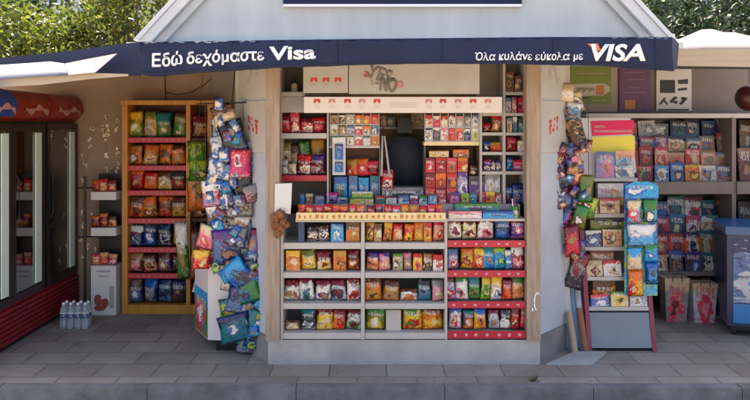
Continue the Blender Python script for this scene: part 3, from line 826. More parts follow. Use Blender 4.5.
# ---- sweets along the counter edge
G = 'sweets along the counter edge'
sp = ['red/orange/cream', 'orange/red/yellow', 'red/rose/orange', 'orange/red/maroon', 'rose/orange/red', 'red/orange/maroon', 'orange/rose/yellow', 'peach/orange/red', 'red/maroon/white', 'charcoal/rose/red', 'rose/red/cream', 'white/rose/magenta', 'yellow/orange/red', 'orange/gold/red', 'gold/red/orange', 'magenta/rose/pink', 'rose/orange/maroon']
row('counter edge row', -.02, Z(217.5), [('sweet', 296.5 + q * 8.7, 204.5 + (q % 3) * .7, 305 + q * 8.7, s) for q, s in enumerate(sp)], G, t=.05)
G = 'boxes on the window ledge'
zl = Z(204, .25)
row('ledge before window', .26, zl, [('box', 375, 196, 385, 'green/red/teal'), ('box', 386, 197, 397, 'white/maroon/beige'), ('box', 398, 196, 409, 'white/steel/blue'), ('box', 410, 196, 418, 'magenta/white/purple'), ('box', 419, 196, 427, 'white/green/teal'), ('box', 428, 195, 437, 'cyan/teal/white'), ('box', 438, 197, 446, 'rose/red/white')], G)
row('ledge right of window', .26, zl, [('box', 450, 193, 460, 'magenta/purple/pink'), ('box', 461, 194, 469, 'yellow/lime/green'), ('box', 470, 193, 477, 'cyan/teal/navy'), ('box', 478, 192, 485, 'red/rose/orange'), ('box', 486, 192, 495, 'orange/yellow/red'), ('box', 496, 193, 502, 'rose/maroon/white'), ('bag', 504, 188, 514, 'navy/steel/maroon'), ('bag', 513, 186, 525, 'steel/navy/blue')], G)
row('ledge left of window', .26, zl, [('box', 300, 194, 305, 'blue/steel/cyan'), ('box', 306, 194, 313, 'tan/cream/brown'), ('box', 315, 196, 324, 'lilac/grey/steel'), ('bag', 325, 194, 337, 'purple/magenta/lilac'), ('bag', 337, 197, 348, 'silver/teal/steel')], G)
item('box', 350, 198, 374, 'yellow/green/white', .24, zl, 'beneath blue tubs on ledge', G, t=.12)
item('box', 352, 192, 373, 'lime/white/olive', .27, Z(198, .24), 'on top of the flat yellow carton', G, t=.1)
# right counter corner: tray, paper stacks
item('box', 454, 204, 500, 'teal/green/navy', .07, Z(219) + .05, 'long tray on right counter', 'stationery on the right counter', t=.1)
item('box', 448, 211.5, 482, 'white/pink/cream', .03, Z(219), 'paper stack under long tray', 'stationery on the right counter', t=.14)
item('box', 482.5, 212, 514, 'cyan/blue/steel', .03, Z(219), 'beside white paper stack', 'stationery on the right counter', t=.14)
cup = thing('pen_cup', (X(517), .08, Z(219)), 'small white and green cup of pens at the right counter corner', 'cup')
ob('cup', MB().lathe([(.026, 0), (.03, .09), (.027, .09), (.024, .01)], (X(517), .08, Z(219)), 14), pmat('white/green/lime', 'box', 1), cup)
for q, c in enumerate(('white_letter', 'red_print', 'dark_print')):
    ob('pen', MB().tube([(X(517) + .01 * (q - 1), .08, Z(219) + .02), (X(517) + .022 * (q - 1), .08 + .01 * q, Z(219) + .15)], .004, 6), M[c], cup)

# ---- chair inside
ch = thing('office_chair', (.27, .95, .1), 'high dark navy chair with headrest in the dark kiosk window', 'chair')
yb = .72
ob('backrest', MB().prism([P(388.5, 188, yb), P(422, 188, yb), P(422.5, 150, yb), P(419, 141, yb), P(410, 136.5, yb), P(398, 136.5, yb), P(391, 140, yb), P(388.5, 150, yb)], (0, .07, 0)).bevel(.007, 2), M['chair'], ch, smooth=True)
ob('headrest', MB().prism([P(397, 133, yb), P(398, 121, yb), P(401, 118, yb), P(409, 118, yb), P(412.5, 122, yb), P(412, 133, yb)], (0, .06, 0)).bevel(.012, 2), M['black_metal'], ch)
ob('headrest_post', MB().tube([P(405, 138, yb + .03), P(405, 130, yb + .03)], .015, 8), M['black_metal'], ch)
ob('seat', MB().box(.05, .48, .63, .80, 1.02, 1.11).bevel(.02, 2), M['chair'], ch)
ob('pedestal', MB().tube([(.27, .85, .1), (.27, .85, 1.02)], .03, 10).lathe([(.22, .1), (.22, .13), (.05, .16)], (.27, .82, 0), 16), M['black_metal'], ch)
ob('back_bracket', MB().box(.24, .30, .80, .825, 1.06, Z(186, yb)), M['black_metal'], ch)

isf = thing('rear_shelf', (X(402, .9), .95, Z(127, .9)), 'shelf of pale boxes behind the chair headrest inside the kiosk', 'shelving')
ob('board', MB().box(X(372, .9), X(436, .9), .9, 1.045, Z(129, .9), Z(127, .9)), M['shelf'], isf)
row('rear shelf inside kiosk', .92, Z(127, .9), [('box', 378, 114, 387, 'tan/brown/cream'), ('box', 387.5, 117, 396, 'steel/grey/white'), ('box', 411, 113, 424, 'cream/beige/tan'), ('box', 425, 116, 432, 'red/cream/tan')], 'boxes on the rear shelf')
row('rear floor shelf beside chair', .96, 1.2, [('box', 379, 150, 387, 'tan/gold/brown'), ('box', 423, 155, 432, 'brown/tan/cream')], 'boxes on the rear shelf')
ob('board', MB().box(X(372, .9), X(436, .9), .94, 1.045, 1.17, 1.2), M['shelf'], isf)
# ---- upper fittings: header panels and light strip
hd = thing('header_panel', (X(326, .1), .1, Z(93, .1)), 'white panel with three small red marks at upper left of window', 'sign')
ob('board', MB().box(X(303.5, .1), X(348, .1), .1, .13, Z(93, .1), 2.44).bevel(.004, 1), M['panel'], hd)
def roof_mark(mb, px, py, y, s=1.0):
    a = [(-3.4, 2.2), (-3.4, -2.0), (3.4, -2.0), (3.4, 2.2), (1.6, 2.2), (0, -.6), (-1.6, 2.2)]
    mb.prism([P(px + u * s, py + v * s, y) for u, v in a][::-1], (0, -.002, 0))
def lines(mb, px, py, y, w, n):
    for i in range(n): mb.prism([P(px - w, py + 2 * i, y), P(px + w, py + 2 * i, y), P(px + w, py + 2 * i + .8, y), P(px - w, py + 2 * i + .8, y)], (0, -.002, 0))
mb = MB(); g2 = MB()
for q, px in enumerate((314, 326, 338)):
    roof_mark(mb, px, 79.8, .099, 1.0); lines(g2, px, 84.2, .099, 2.6, 1)
ob('emblem', mb, M['red_print'], hd); ob('fine_print', g2, M['grey_print'], hd)
yp = thing('poster_sign', (X(424, .1), .1, Z(94, .1)), 'wide off white sign with slanted black YES lettering above the kiosk window', 'sign')
ob('board', MB().box(X(349, .1), X(479.5, .1), .1, .13, Z(94, .1), 2.44).bevel(.003, 1), M['panel'], yp)
pr = mat('worn_black', (76, 70, 68), .7, .5, 60, dirt=(140, 132, 126))
lettering('YES', X(367, .1), X(392, .1), Z(81, .1), Z(66.5, .1), .099, pr, yp, bold=.03, rot=-.32)
lettering('NO', X(380, .1), X(397, .1), Z(92, .1), Z(77, .1), .097, pr, yp, bold=.05, rot=-.15)
pk = mat('faded_red', (200, 130, 128), .7, .3, 40)
lettering('a', X(363.5, .1), X(370, .1), Z(77.5, .1), Z(71, .1), .099, pk, yp, bold=.04)
lettering('m', X(393.5, .1), X(403, .1), Z(88, .1), Z(81, .1), .099, pk, yp, bold=.04)
lettering('be', X(371, .1), X(379, .1), Z(85, .1), Z(80, .1), .099, M['grey_print'], yp, bold=.03)
lb = thing('light_strip', (X(403, .07), .07, Z(113, .07)), 'long white box strip with red marks across the window top', 'sign')
ob('box', MB().box(X(304, .07), X(502, .07), .07, .2, Z(112.8, .07), Z(97, .07)).bevel(.004, 1), mat('strip_white', (214, 202, 194), .4, .05, 5), lb)
mb = MB(); g2 = MB(); m3 = MB()
for q, px in enumerate((317, 332, 347.5, 362, 377, 428.7, 443, 458, 473, 488)):
    roof_mark(m3 if q % 2 else mb, px, 101, .069, .95); lines(g2, px, 105.3, .069, 2.4, 2)
lines(g2, 403, 102.5, .069, 14, 3)
ob('emblem', mb, M['red_print'], lb); ob('pale_emblem', m3, pk, lb); ob('fine_print', g2, mat('faint_print', (196, 182, 176), .5, .1), lb)

# ---- upper left shelves
US = thing('wall_shelves', (X(303, .3), .4, Z(181, .3)), 'pale shelves of snacks at the upper left of the window', 'shelving')
y0 = .26
ob('back_panel', MB().box(X(279, .5), X(330, .5), .55, .57, Z(205, .55), 2.44), M['shelf_dark'], US)
ob('side_panel', MB().box(X(303, y0), X(305, y0), y0, .54, Z(96, y0), 2.44), M['shelf'], US)
ob('side_panel', MB().box(X(327, y0), X(328.5, y0), y0, .54, zl + .002, Z(112, y0)), M['shelf'], US)
ob('side_panel', MB().box(X(279, y0), X(281, y0), y0, .54, 1.14, 2.44), M['shelf'], US)
ob('shelf', MB().box(X(281.2, y0), X(302.8, y0), y0, .54, Z(96.5, y0), Z(92, y0)), M['shelf'], US)
ob('front_panel', MB().box(X(281.2, .3), X(304.5, .3), .3, .32, Z(112.5, .3), Z(97, .3)), M['shelf'], US)
ob('shelf', MB().box(X(281.2, y0), X(326.5, y0), y0, .54, Z(138.5, y0), Z(133.3, y0)), M['shelf'], US)
ob('shelf', MB().box(X(281.2, y0), X(326.5, y0), y0, .54, Z(181, y0), Z(175.5, y0)), M['red_strip'], US)
bt = thing('small_bottle', (X(293.5, .3), .36, Z(92, y0)), 'small pale bottle with dark cap in the top left cubbyhole', 'bottle')
ob('body', MB().lathe([(.026, 0), (.028, .01), (.028, .07), (.012, .085)], (X(293.5, .3), .36, Z(92, y0)), 14), pmat('cream/olive/white', 'box', 1), bt, smooth=True)
ob('cap', MB().lathe([(.014, .086), (.014, .112), (.01, .114)], (X(293.5, .3), .36, Z(92, y0)), 12), M['dark_frame'], bt)
G = 'goods on the upper left shelves'
zu = Z(133.3, y0)
row('upper left shelf', .3, zu, [('bag', 281.5, 116, 291, 'red/maroon/rose'), ('bag', 291, 113.5, 300, 'red/rose/white'), ('bag', 300, 119, 313, 'red/maroon/white'), ('bag', 312, 118, 326, 'maroon/red/rose')], G)
row('middle left shelf back', .4, Z(175.5, y0), [('bag', 283, 145, 292, 'beige/olive/brown'), ('bag', 291, 146, 301, 'gold/brown/cream'), ('bag', 301, 144, 312, 'olive/green/cream'), ('bag', 312, 142, 325, 'tan/gold/brown')], G)
row('middle left shelf front', .29, Z(175.5, y0), [('bag', 282, 161, 288, 'grey/silver/white'), ('bag', 288, 165, 296, 'white/cream/beige'), ('bag', 296, 156, 310, 'maroon/red/white'), ('bag', 309, 157, 325, 'maroon/purple/silver')], G)
# ---- upper right shelves
UR = thing('wall_shelves', (X(503, .3), .4, Z(185, .3)), 'pale two column shelves at the upper right of the window', 'shelving')
ob('back_panel', MB().box(X(476, .55), X(522, .55), .55, .57, Z(205, .55), 2.44), mat('shelf_back_pale', (150, 140, 128), .6, .1, 3), UR)
for a, b, t_, bo in ((480, 482, 66, 205), (503, 505.5, 66, 205), (524, 526, 66, 205)):
    zt_ = 2.44 if a > 490 else Z(112.9, y0)
    ob('upright', MB().box(X(a, y0), X(b, y0), y0, .54, zl + .002, zt_), M['shelf'], UR)
for py in (92, 113, 132.5, 152, 171.5):
    if py > 100: ob('shelf', MB().box(X(482.2, y0), X(502.8, y0), y0 + .004, .54, Z(py + 3, y0), Z(py, y0)), M['shelf'], UR)
    ob('shelf', MB().box(X(505.7, y0), X(523.8, y0), y0 + .004, .54, Z(py + 3, y0), Z(py, y0)), M['shelf'], UR)
G = 'goods on the upper right shelves'
def urow(where, py, its): row(where, .29, Z(py, y0), its, G)
urow('right column top cubby', 92, [('box', 506, 72, 514, 'brown/maroon/tan'), ('box', 515, 76, 523, 'charcoal/brown/tan')])
urow('right column second cubby', 113, [('box', 506, 98, 511, 'white/steel/blue'), ('box', 512, 97, 517, 'red/maroon/white'), ('box', 518, 98, 523, 'rose/red/navy')])
urow('right column third cubby', 132.5, [('box', 507, 118, 512, 'cream/grey/tan'), ('box', 513, 117, 517, 'steel/white/teal'), ('box', 518, 119, 523, 'teal/charcoal/silver')])
urow('right column fourth cubby', 152, [('bag', 506, 138, 516, 'red/rose/maroon'), ('box', 518, 141, 523, 'white/cream/silver')])
urow('right column fifth cubby', 171.5, [('bag', 506, 158, 513, 'blue/navy/cyan'), ('bag', 513, 161, 524, 'rose/red/lilac')])
urow('left column top cubby', 132.5, [('bag', 483, 124, 491, 'maroon/red/brown'), ('bag', 491, 117, 502, 'brown/red/tan')])
urow('left column second cubby', 152, [('bag', 483, 143, 491, 'navy/blue/charcoal'), ('bag', 491, 143, 502, 'orange/gold/red')])
urow('left column third cubby', 171.5, [('bag', 483, 159, 491, 'purple/maroon/white'), ('bag', 490, 161, 497, 'maroon/black/white'), ('bag', 496, 162, 502, 'charcoal/purple/white')])
item('box', 484, 172.8, 500, 'silver/grey/beige', .3, zl, 'standing under left cubby column', G, t=.1)
item('box', 483, 100, 501.5, 'white/silver/grey', .27, Z(112.9, y0) + .001, 'behind light strip end', G, t=.12)

# ---- cigarette displays
def cig_display(px0, px1, top, bot, cols, rows_, specs, label, tail, yy):
    t = thing('cigarette_rack', (X((px0 + px1) / 2, yy), yy, Z(bot, yy)), label, 'display rack')
    zz = [Z(bot, yy) + (Z(top, yy) - Z(bot, yy)) * q / rows_ for q in range(rows_ + 1)]
    ob('back', MB().box(X(px0, yy), X(px1, yy), yy + .05, yy + .06, zz[0], zz[-1]), M['shelf_dark'], t)
    for q in range(rows_):
        ob('tier', MB().box(X(px0, yy), X(px1, yy), yy - .002, yy + .048, zz[q] - .008, zz[q]), M['shelf'], t)
    for q in range(cols + 1):
        xx = X(px0 + (px1 - px0) * q / cols, yy)
        ob('upright', MB().box(xx - .002, xx + .002, yy + .0, yy + .047, zz[0] + .001, zz[-1]), M['white_wood'], t)
    i = 0
    for r_ in range(rows_):
        for c in range(cols):
            a = px0 + (px1 - px0) * (c + .08) / cols; b = px0 + (px1 - px0) * (c + .92) / cols
            pyt = 125 + (EYE - (zz[rows_ - 1 - r_] + (zz[1] - zz[0]) * RG.uniform(.78, .93))) * FPX / (yy + CD)
            item('cig', a, pyt, b, specs[i % len(specs)], yy + .008, zz[rows_ - 1 - r_], ('leftmost' if c == 0 else 'rightmost' if c == cols - 1 else ORD[c] + ' from left') + ', ' + ['top', 'middle', 'bottom'][r_ if rows_ == 3 else r_ * 2] + ' tier ' + tail, 'cigarette packs in the window racks')
            i += 1
cig_display(330, 379, 113.5, 145.5, 6, 3, ['tan/beige/brown', 'charcoal/white/cream', 'white/silver/grey', 'gold/orange/cream', 'orange/red/yellow', 'rose/red/orange', 'cream/white/olive', 'tan/brown/cream', 'silver/steel/navy', 'red/white/rose', 'peach/orange/white', 'navy/steel/white', 'teal/green/white', 'olive/cream/white', 'white/cream/beige', 'rose/white/red', 'white/grey/silver', 'orange/gold/olive'],
            'rack of mixed cigarette packs left of the window opening', 'left rack', .3)
cig_display(425, 479, 113.5, 141, 7, 2, ['white/red/rose', 'rose/white/red', 'cream/red/white', 'white/maroon/grey', 'silver/pink/white', 'grey/charcoal/white', 'white/steel/silver', 'white/silver/charcoal', 'charcoal/white/grey', 'white/pink/rose', 'red/rose/orange', 'red/orange/white', 'navy/white/steel', 'cream/white/lime'],
            'rack of red and white cigarette packs right of the window opening', 'right rack', .3)
RB = thing('ledge_rack', (X(452, .34), .4, zl), 'dark rack with cream tray under the right cigarette rack', 'display rack')
ob('top_board', MB().box(X(424, .3), X(480, .3), .3, .5, Z(145.5, .3), Z(142, .3)), M['cream_strip'], RB)
ob('back', MB().box(X(424, .45), X(474, .45), .5, .52, zl + .003, Z(142, .5)), M['case_back'], RB)
for px in (424.5, 479):
    ob('upright', MB().box(X(px, .3), X(px, .3) + .008, .3, .5, zl + .002, Z(145.7, .3)), M['shelf_dark'], RB)
LB = thing('ledge_rack', (X(354, .34), .4, zl), 'dark rack under the left cigarette rack behind the blue tubs', 'display rack')
ob('top_board', MB().box(X(329, .3), X(380, .3), .3, .5, Z(148, .3), Z(146, .3)), M['shelf'], LB)
ob('back', MB().box(X(332, .45), X(378, .45), .5, .52, zl + .003, Z(146, .5)), M['case_back'], LB)
for px in (329.5, 379):
    ob('upright', MB().box(X(px, .3), X(px, .3) + .008, .3, .5, zl + .002, Z(148.2, .3)), M['shelf_dark'], LB)
# red grid of packs: three columns, three rows, a taller pack stacked on another
G = 'red packs stacked beside the window'
hz = (Z(157.5, .3) - zl) / 3
sc = [['red/maroon/rose/white', 'maroon/red/rose/white', 'red/rose/tan/maroon'], ['red/maroon/black/rose', 'red/orange/maroon/gold', 'maroon/red/orange/gold'], ['red/rose/maroon/white', 'red/maroon/pink/white', 'maroon/rose/red/pink']]
for r_ in range(3):
    for c in range(3):
        zz = zl + hz * (2 - r_)
        item('box', 424.5 + c * 11, 125 + (EYE - zz - hz * .96) * FPX / (.3 + CD), 435 + c * 11, sc[r_][c], .3, zz, ['leftmost', 'middle', 'rightmost'][c] + ' in ' + ['top', 'middle', 'bottom'][r_] + ' row of red stack', G, t=.08, yaw=0)
item('box', 457.8, 172, 468, 'lilac/purple/white', .3, zl, 'right of the red stack', 'cartons beside the red stack', t=.08)
item('box', 457.8, 158, 468, 'red/orange/yellow', .3, Z(172, .3) + .002, 'standing on the lilac carton', 'cartons beside the red stack', t=.08)
item('box', 469, 176, 486, 'purple/charcoal/lilac', .31, zl, 'right end of the red stack', 'cartons beside the red stack', t=.09)
item('bag', 469, 166, 479, 'charcoal/brown/tan', .33, Z(176, .31) + .002, 'lying on the purple carton', 'cartons beside the red stack')
item('box', 429, 151, 449, 'cream/tan/gold', .32, Z(157.5, .3), 'on top of the red stack', 'cartons beside the red stack', t=.08)
item('box', 453, 150, 469, 'tan/orange/brown', .32, Z(157.5, .3), 'on top of yellow carton', 'cartons beside the red stack', t=.06)
# left side of the window: blue tubs with packets on top
G = 'blue tubs on the window ledge'
for q, (a, b, tp_) in enumerate(((334, 347.5, 177), (348.5, 357.5, 176), (358.5, 369, 178), (370, 380.5, 176))):
    item('box', a, tp_, b, ('cyan/blue/teal', 'cyan/steel/blue', 'blue/cyan/navy', 'blue/teal/cyan')[q], .36, zl, ('leftmost', 'second from left', 'third from left', 'rightmost')[q] + ' of blue tubs', G, t=.1)
row('on top of blue tubs', .37, Z(177, .36), [('bag', 347, 160, 358, 'orange/gold/red'), ('bag', 357, 159, 369, 'rose/orange/magenta'), ('bag', 368, 161, 380, 'red/rose/maroon')], 'packets on the blue tubs')
card = thing('blister_card', (X(339, .26), .26, Z(175, .26)), 'tall white hanging card holding two blue items left of the cigarette rack', 'card')
ob('card', MB().box(X(332.5, .26), X(345.5, .26), .262, .266, Z(175, .26), Z(137.5, .26)), M['paper'], card)
for t_, b_ in ((144, 159.5), (162, 172)):
    ob('blister', MB().box(X(335, .26), X(343, .26), .24, .261, Z(b_, .26), Z(t_, .26)).bevel(.008, 2), pmat('blue/navy/cyan', 'box', 1), card)
ob('hang_cord', MB().tube([P(339, 138, .268), P(339, 113, .268)], .003, 5), M['cord'], card)
st = thing('lanyard', (X(385, .28), .28, Z(175, .28)), 'pair of white straps hanging at the left edge of the window opening', 'strap')
for a, b in ((382.5, 381.5), (384.5, 389.5)):
    ob('strap', MB().sheet([[P(a - .7, 136, .28), P(a + .7, 136, .28)], [P((a + b) / 2 - 1, 155, .27), P((a + b) / 2 + 1, 155, .27)], [P(b - 1.1, 176, .28), P(b + 1.1, 176, .28)]]).thick(.003), M['strap'], st)
ob('hook', MB().tube([P(383.5, 137, .283), P(383.5, 128, .31)], .004, 6), M['black_metal'], st)
item('bag', 381, 170, 393, 'red/maroon/white', .3, zl + .12, 'under white straps', 'boxes on the window ledge')
item('box', 381, 187.5, 424, 'silver/grey/charcoal', .36, zl, 'low wide one inside the window', 'boxes on the window ledge', t=.2)
item('box', 381.5, 183.5, 392.5, 'grey/silver/charcoal', .33, zl + .03, 'propping the small red packet', 'boxes on the window ledge', t=.05)
# pillar hangings
nt_ = ob('paper_note', MB().sheet([[P(275, 184, -.045), P(292, 183, -.045)], [P(274.8, 198, -.05), P(291.5, 198, -.052)], [P(274.5, 212, -.045), P(290.5, 214, -.045)]]).thick(.001), M['paper'], None, 'blank white paper sheet taped to the left wooden pillar', 'paper sheet')
pl = thing('plush_charm', (X(280, -.05), -.05, Z(237, -.05)), 'bunch of brown fluffy charms hanging on the left wooden pillar', 'plush toy')
rr = random.Random(8)
fur = mat('brown_fur', (146, 92, 56), .9, .5, 30, .8, dirt=(86, 52, 34))
for q in range(9):
    c = P(275 + rr.uniform(0, 13), 212 + rr.uniform(0, 22), -.06 + rr.uniform(-.02, .02)); r0 = rr.uniform(.025, .042)
    mb = MB(); bmesh.ops.create_icosphere(mb.bm, subdivisions=2, radius=r0)
    for v in mb.bm.verts: v.co = Vector(c) + v.co * (1 + .35 * noise.noise(v.co * 60 + Vector((q, 0, 0))))
    ob('fluff_ball', mb, fur, pl, smooth=True)
ob('hang_cord', MB().tube([P(281, 222, -.06), P(279, 206, -.034)], .003, 5), M['cord'], pl)

# ------------------------------------------------------------------ left wing: snack case
by = 1.47
bc = thing('snack_case', (X(167, by), by, 0), 'golden wooden case full of crisps against the beige rear wall', 'cabinet')
bx0, bx1 = X(122, by), X(213, by); bz1 = Z(105, by)
ob('side_panel', MB().box(bx0, bx0 + .055, by, 1.77, 0, bz1).bevel(.004, 1), M['gold_wood'], bc)
ob('side_panel', MB().box(bx1 - .055, bx1, by, 1.77, 0, bz1).bevel(.004, 1), M['gold_wood'], bc)
ob('top_board', MB().box(bx0 - .01, bx1 + .01, by - .01, 1.772, bz1 + .001, bz1 + .045).bevel(.004, 1), M['gold_wood'], bc)
ob('base_board', MB().box(bx0 + .056, bx1 - .056, by + .002, 1.765, 0, Z(305, by)), M['gold_wood'], bc)
ob('back_panel', MB().box(bx0 + .056, bx1 - .056, 1.74, 1.76, Z(305, by), bz1), M['case_back'], bc)
ob('divider', MB().box(X(186, by), X(190, by), by + .003, 1.735, Z(305, by) + .001, bz1 - .001), M['gold_wood'], bc)
CS = [138, 166, 191, 219, 248, 274]
G = 'crisps in the golden wooden case'
specs = [['olive/yellow/lime', 'gold/olive/silver', 'green/teal/olive', 'olive/brown/green'], ['orange/gold/brown', 'gold/orange/cream', 'brown/orange/gold', 'orange/brown/tan'],
         ['red/orange/maroon', 'orange/red/rose', 'cream/brown/gold', 'brown/charcoal/red'], ['orange/brown/maroon', 'gold/orange/maroon', 'brown/orange/red', 'tan/brown/gold'],
         ['navy/white/steel', 'navy/charcoal/blue', 'charcoal/navy/silver', 'olive/charcoal/gold'], ['brown/tan/pink', 'maroon/brown/peach', 'purple/brown/tan', 'charcoal/maroon/brown'], ['navy/brown/steel', 'navy/blue/grey', 'steel/navy/charcoal', 'charcoal/navy/brown']]
tops = [113, 146, 172, 197, 225, 254, 281]
wn_ = ['top tier', 'second tier', 'third tier', 'fourth tier', 'fifth tier', 'sixth tier', 'bottom tier']
for i in range(7):
    if i < 6:
        zz = Z(CS[i], by)
        ob('shelf', MB().box(bx0 + .057, X(186, by) - .001, by + .03, 1.735, zz - .02, zz - .001), M['case_back'], bc)
        ps = ob('price_strip', MB().box(bx0 + .057, X(186, by) - .001, by + .004, by + .022, zz - .045, zz + .004), M['red_strip'], bc)
        for q in range(9): ob('price_tag', MB().box(bx0 + .09 + q * .058, bx0 + .108 + q * .058, by + .0005, by + .0035, zz - .03, zz - .012), M['tag_pink'], ps)
        ob('shelf', MB().box(X(190, by) + .001, bx1 - .057, by + .03, 1.735, zz - .03, zz - .001), M['case_back'], bc)
    else: zz = Z(305, by)
    row(wn_[i] + ' of golden case', by + .05, zz, [('bag', 128 + 14.4 * q, tops[i] + RG.uniform(-1, 2), 142 + 14.4 * q, specs[i][q]) for q in range(4)], G)
    item('bag', 191, tops[i] + 4, 207, ['brown/maroon/tan', 'green/olive/tan', 'tan/brown/orange', 'orange/gold/navy', 'tan/maroon/brown', 'brown/tan/peach', 'charcoal/brown/navy'][i], by + .05, zz, 'narrow right column, ' + wn_[i], G)
# ---- hanging net bags in front of the case
G = 'items hanging before the golden case'
def hook_cord(p0, p1): return MB().tube([p0, (Vector(p0) + Vector(p1)) / 2 + Vector((.004, 0, 0)), p1], .003, 5)
item('pouch', 187, 141, 205, 'green/olive/lime', 1.3, Z(163, 1.3), 'upper of two hung before case', G)
item('pouch', 188, 160, 206, 'green/lime/brown', 1.28, Z(182, 1.28), 'lower of two hung before case', G)
item('pouch', 187, 178, 205, 'orange/gold/brown', 1.29, Z(212, 1.29), 'hung below two green pouches', G)
item('pouch', 177, 222, 190, 'green/white/olive', 1.2, Z(280, 1.2), 'long one hung before fifth tier', G)
item('pouch', 189, 230, 200, 'maroon/brown/tan', 1.2, Z(280, 1.2), 'long one right of green pouch', G)
ob('hanging_string', hook_cord(P(196, 143, 1.3), P(203, 74, 1.0)).tube([P(184, 224, 1.21), P(196, 205, 1.24), P(196, 143, 1.3)], .003, 5).tube([P(195, 232, 1.21), P(196, 205, 1.24)], .003, 5), M['cord'], None, 'thin string carrying green and orange pouches before the golden case', 'string')

# ---- snack stand beside the case
sy = 1.42
ss = thing('snack_stand', (X(103, sy), sy, 0), 'narrow black stand with white trays of red snacks left of the golden case', 'display stand')
ob('back_panel', MB().box(X(91, sy), X(120, sy), sy + .2, sy + .22, .02, Z(175, sy)), M['black_metal'], ss)
for py in (200, 236):
    ob('tray', MB().box(X(91, sy), X(116, sy), sy, sy + .195, Z(py, sy), Z(py - 8, sy)), M['paper'], ss)
bb = ob('box', MB().box(X(91, sy), X(116, sy), sy, sy + .195, 0, Z(266, sy)), M['paper'], ss)
lettering('SNACK', X(96, sy), X(111, sy), Z(273, sy), Z(270, sy), sy - .001, M['grey_print'], bb, bold=.02) if False else None
mb = MB()
for w_, py in ((7, 270.5), (5, 275.5)):
    mb.prism([P(103.5 - w_, py, sy - .001), P(103.5 + w_, py, sy - .001), P(103.5 + w_, py + 1.6, sy - .001), P(103.5 - w_, py + 1.6, sy - .001)], (0, -.002, 0))
ob('fine_print', mb, M['grey_print'], bb)
mb = MB()
for px, py, a, b in ((98, 300, 4, 6), (105, 303, 4, 5), (100, 308, 6, 3)):
    mb.prism([P(px + a * math.cos(t), py + b * math.sin(t), sy - .001) for t in [q * PI / 4 for q in range(8)]], (0, -.002 - .0003 * a, 0))
ob('picture_print', mb, mat('snack_print', (150, 70, 56), .6, .4, 40), bb)
mb = MB().prism([P(109.5, 286, sy - .001), P(114, 286, sy - .001), P(114, 308, sy - .001), P(109.5, 308, sy - .001)], (0, -.002, 0))
ob('side_print', mb, M['grey_print'], bb)
ob('pole', MB().tube([P(85, 312, sy + .02), P(85, 176, sy + .02)], .014, 8), M['black_metal'], ss)
for py in (188, 237):
    ob('rail', MB().tube([P(77, py, sy + .02), P(118, py - 1, sy + .199)], .008, 6), M['black_metal'], ss)
G = 'red snacks on the black stand'
for py, nm in ((192, 'upper tray'), (228, 'lower tray'), (266, 'white box top')):
    row(nm + ' of black stand', sy + .03, Z(py, sy), [('bag', 91 + 8.3 * q, py - 11 - (q % 2) * 2, 99 + 8.3 * q, [['red/orange/brown', 'orange/red/cream', 'red/maroon/peach'], ['brown/orange/maroon', 'maroon/orange/tan', 'peach/brown/orange'], ['peach/rose/orange', 'orange/peach/rose', 'rose/peach/white']][[192, 228, 266].index(py)][q]) for q in range(3)], G)
# dappled sun on the beige wall, imitated by added pale gold chips
gl = thing('painted_sunflecks', (X(95, 1.75), 1.75, Z(260, 1.75)), 'garland of pale gold glinting ornaments scattered down the beige wall', 'garland')  # no real garland: added pale gold chips stand for dappled sun
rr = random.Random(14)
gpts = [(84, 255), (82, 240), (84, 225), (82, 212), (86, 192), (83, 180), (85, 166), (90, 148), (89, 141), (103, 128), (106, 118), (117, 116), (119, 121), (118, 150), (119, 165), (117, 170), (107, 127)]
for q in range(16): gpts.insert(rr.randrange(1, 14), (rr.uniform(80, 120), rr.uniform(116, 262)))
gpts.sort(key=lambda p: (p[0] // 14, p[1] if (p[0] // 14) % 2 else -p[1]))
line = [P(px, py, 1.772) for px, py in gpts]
ob('sunfleck_thread', MB().tube(line, .0007, 4), M['cord'], gl)
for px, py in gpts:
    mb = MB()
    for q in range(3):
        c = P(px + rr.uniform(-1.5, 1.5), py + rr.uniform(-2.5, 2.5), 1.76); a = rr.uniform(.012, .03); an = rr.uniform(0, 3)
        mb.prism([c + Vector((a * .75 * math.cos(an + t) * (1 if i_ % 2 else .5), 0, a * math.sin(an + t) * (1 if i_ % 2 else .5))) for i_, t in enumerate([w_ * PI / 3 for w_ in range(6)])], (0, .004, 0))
    ob('sunfleck_chip', mb, M['sunfleck_gold'], gl)

# ---- water bottles
def bottle(name, base, h, r, m_, cap, label, cat, group, lab=None):
    t = thing(name, base, label, cat, group)
    ob('body', MB().lathe([(r * .8, 0), (r, .01), (r, h * .32), (r * .93, h * .36), (r, h * .4), (r, h * .66), (r * .8, h * .78), (r * .38, h * .9), (r * .38, h * .93)], base, 14), m_, t, smooth=True)
    ob('cap', MB().lathe([(r * .42, h * .931), (r * .42, h), (r * .3, h + .002)], base, 12), cap, t)
    if lab: ob('label', MB().lathe([(r + .001, h * .42), (r + .0015, h * .43), (r + .0015, h * .62), (r + .001, h * .63)], base, 14), lab, t, smooth=True)
    return t
wy = .98
wx = X(74, wy)
G = 'water bottles on the pavement'
w0 = bottle('water_bottle', (X(63.5, wy), wy, 0), .235, .032, M['clear'], M['white_letter'], 'clear water bottle, leftmost of front row by the red fridge base', 'bottle', G, pmat('steel/white/navy', 'box', 0))
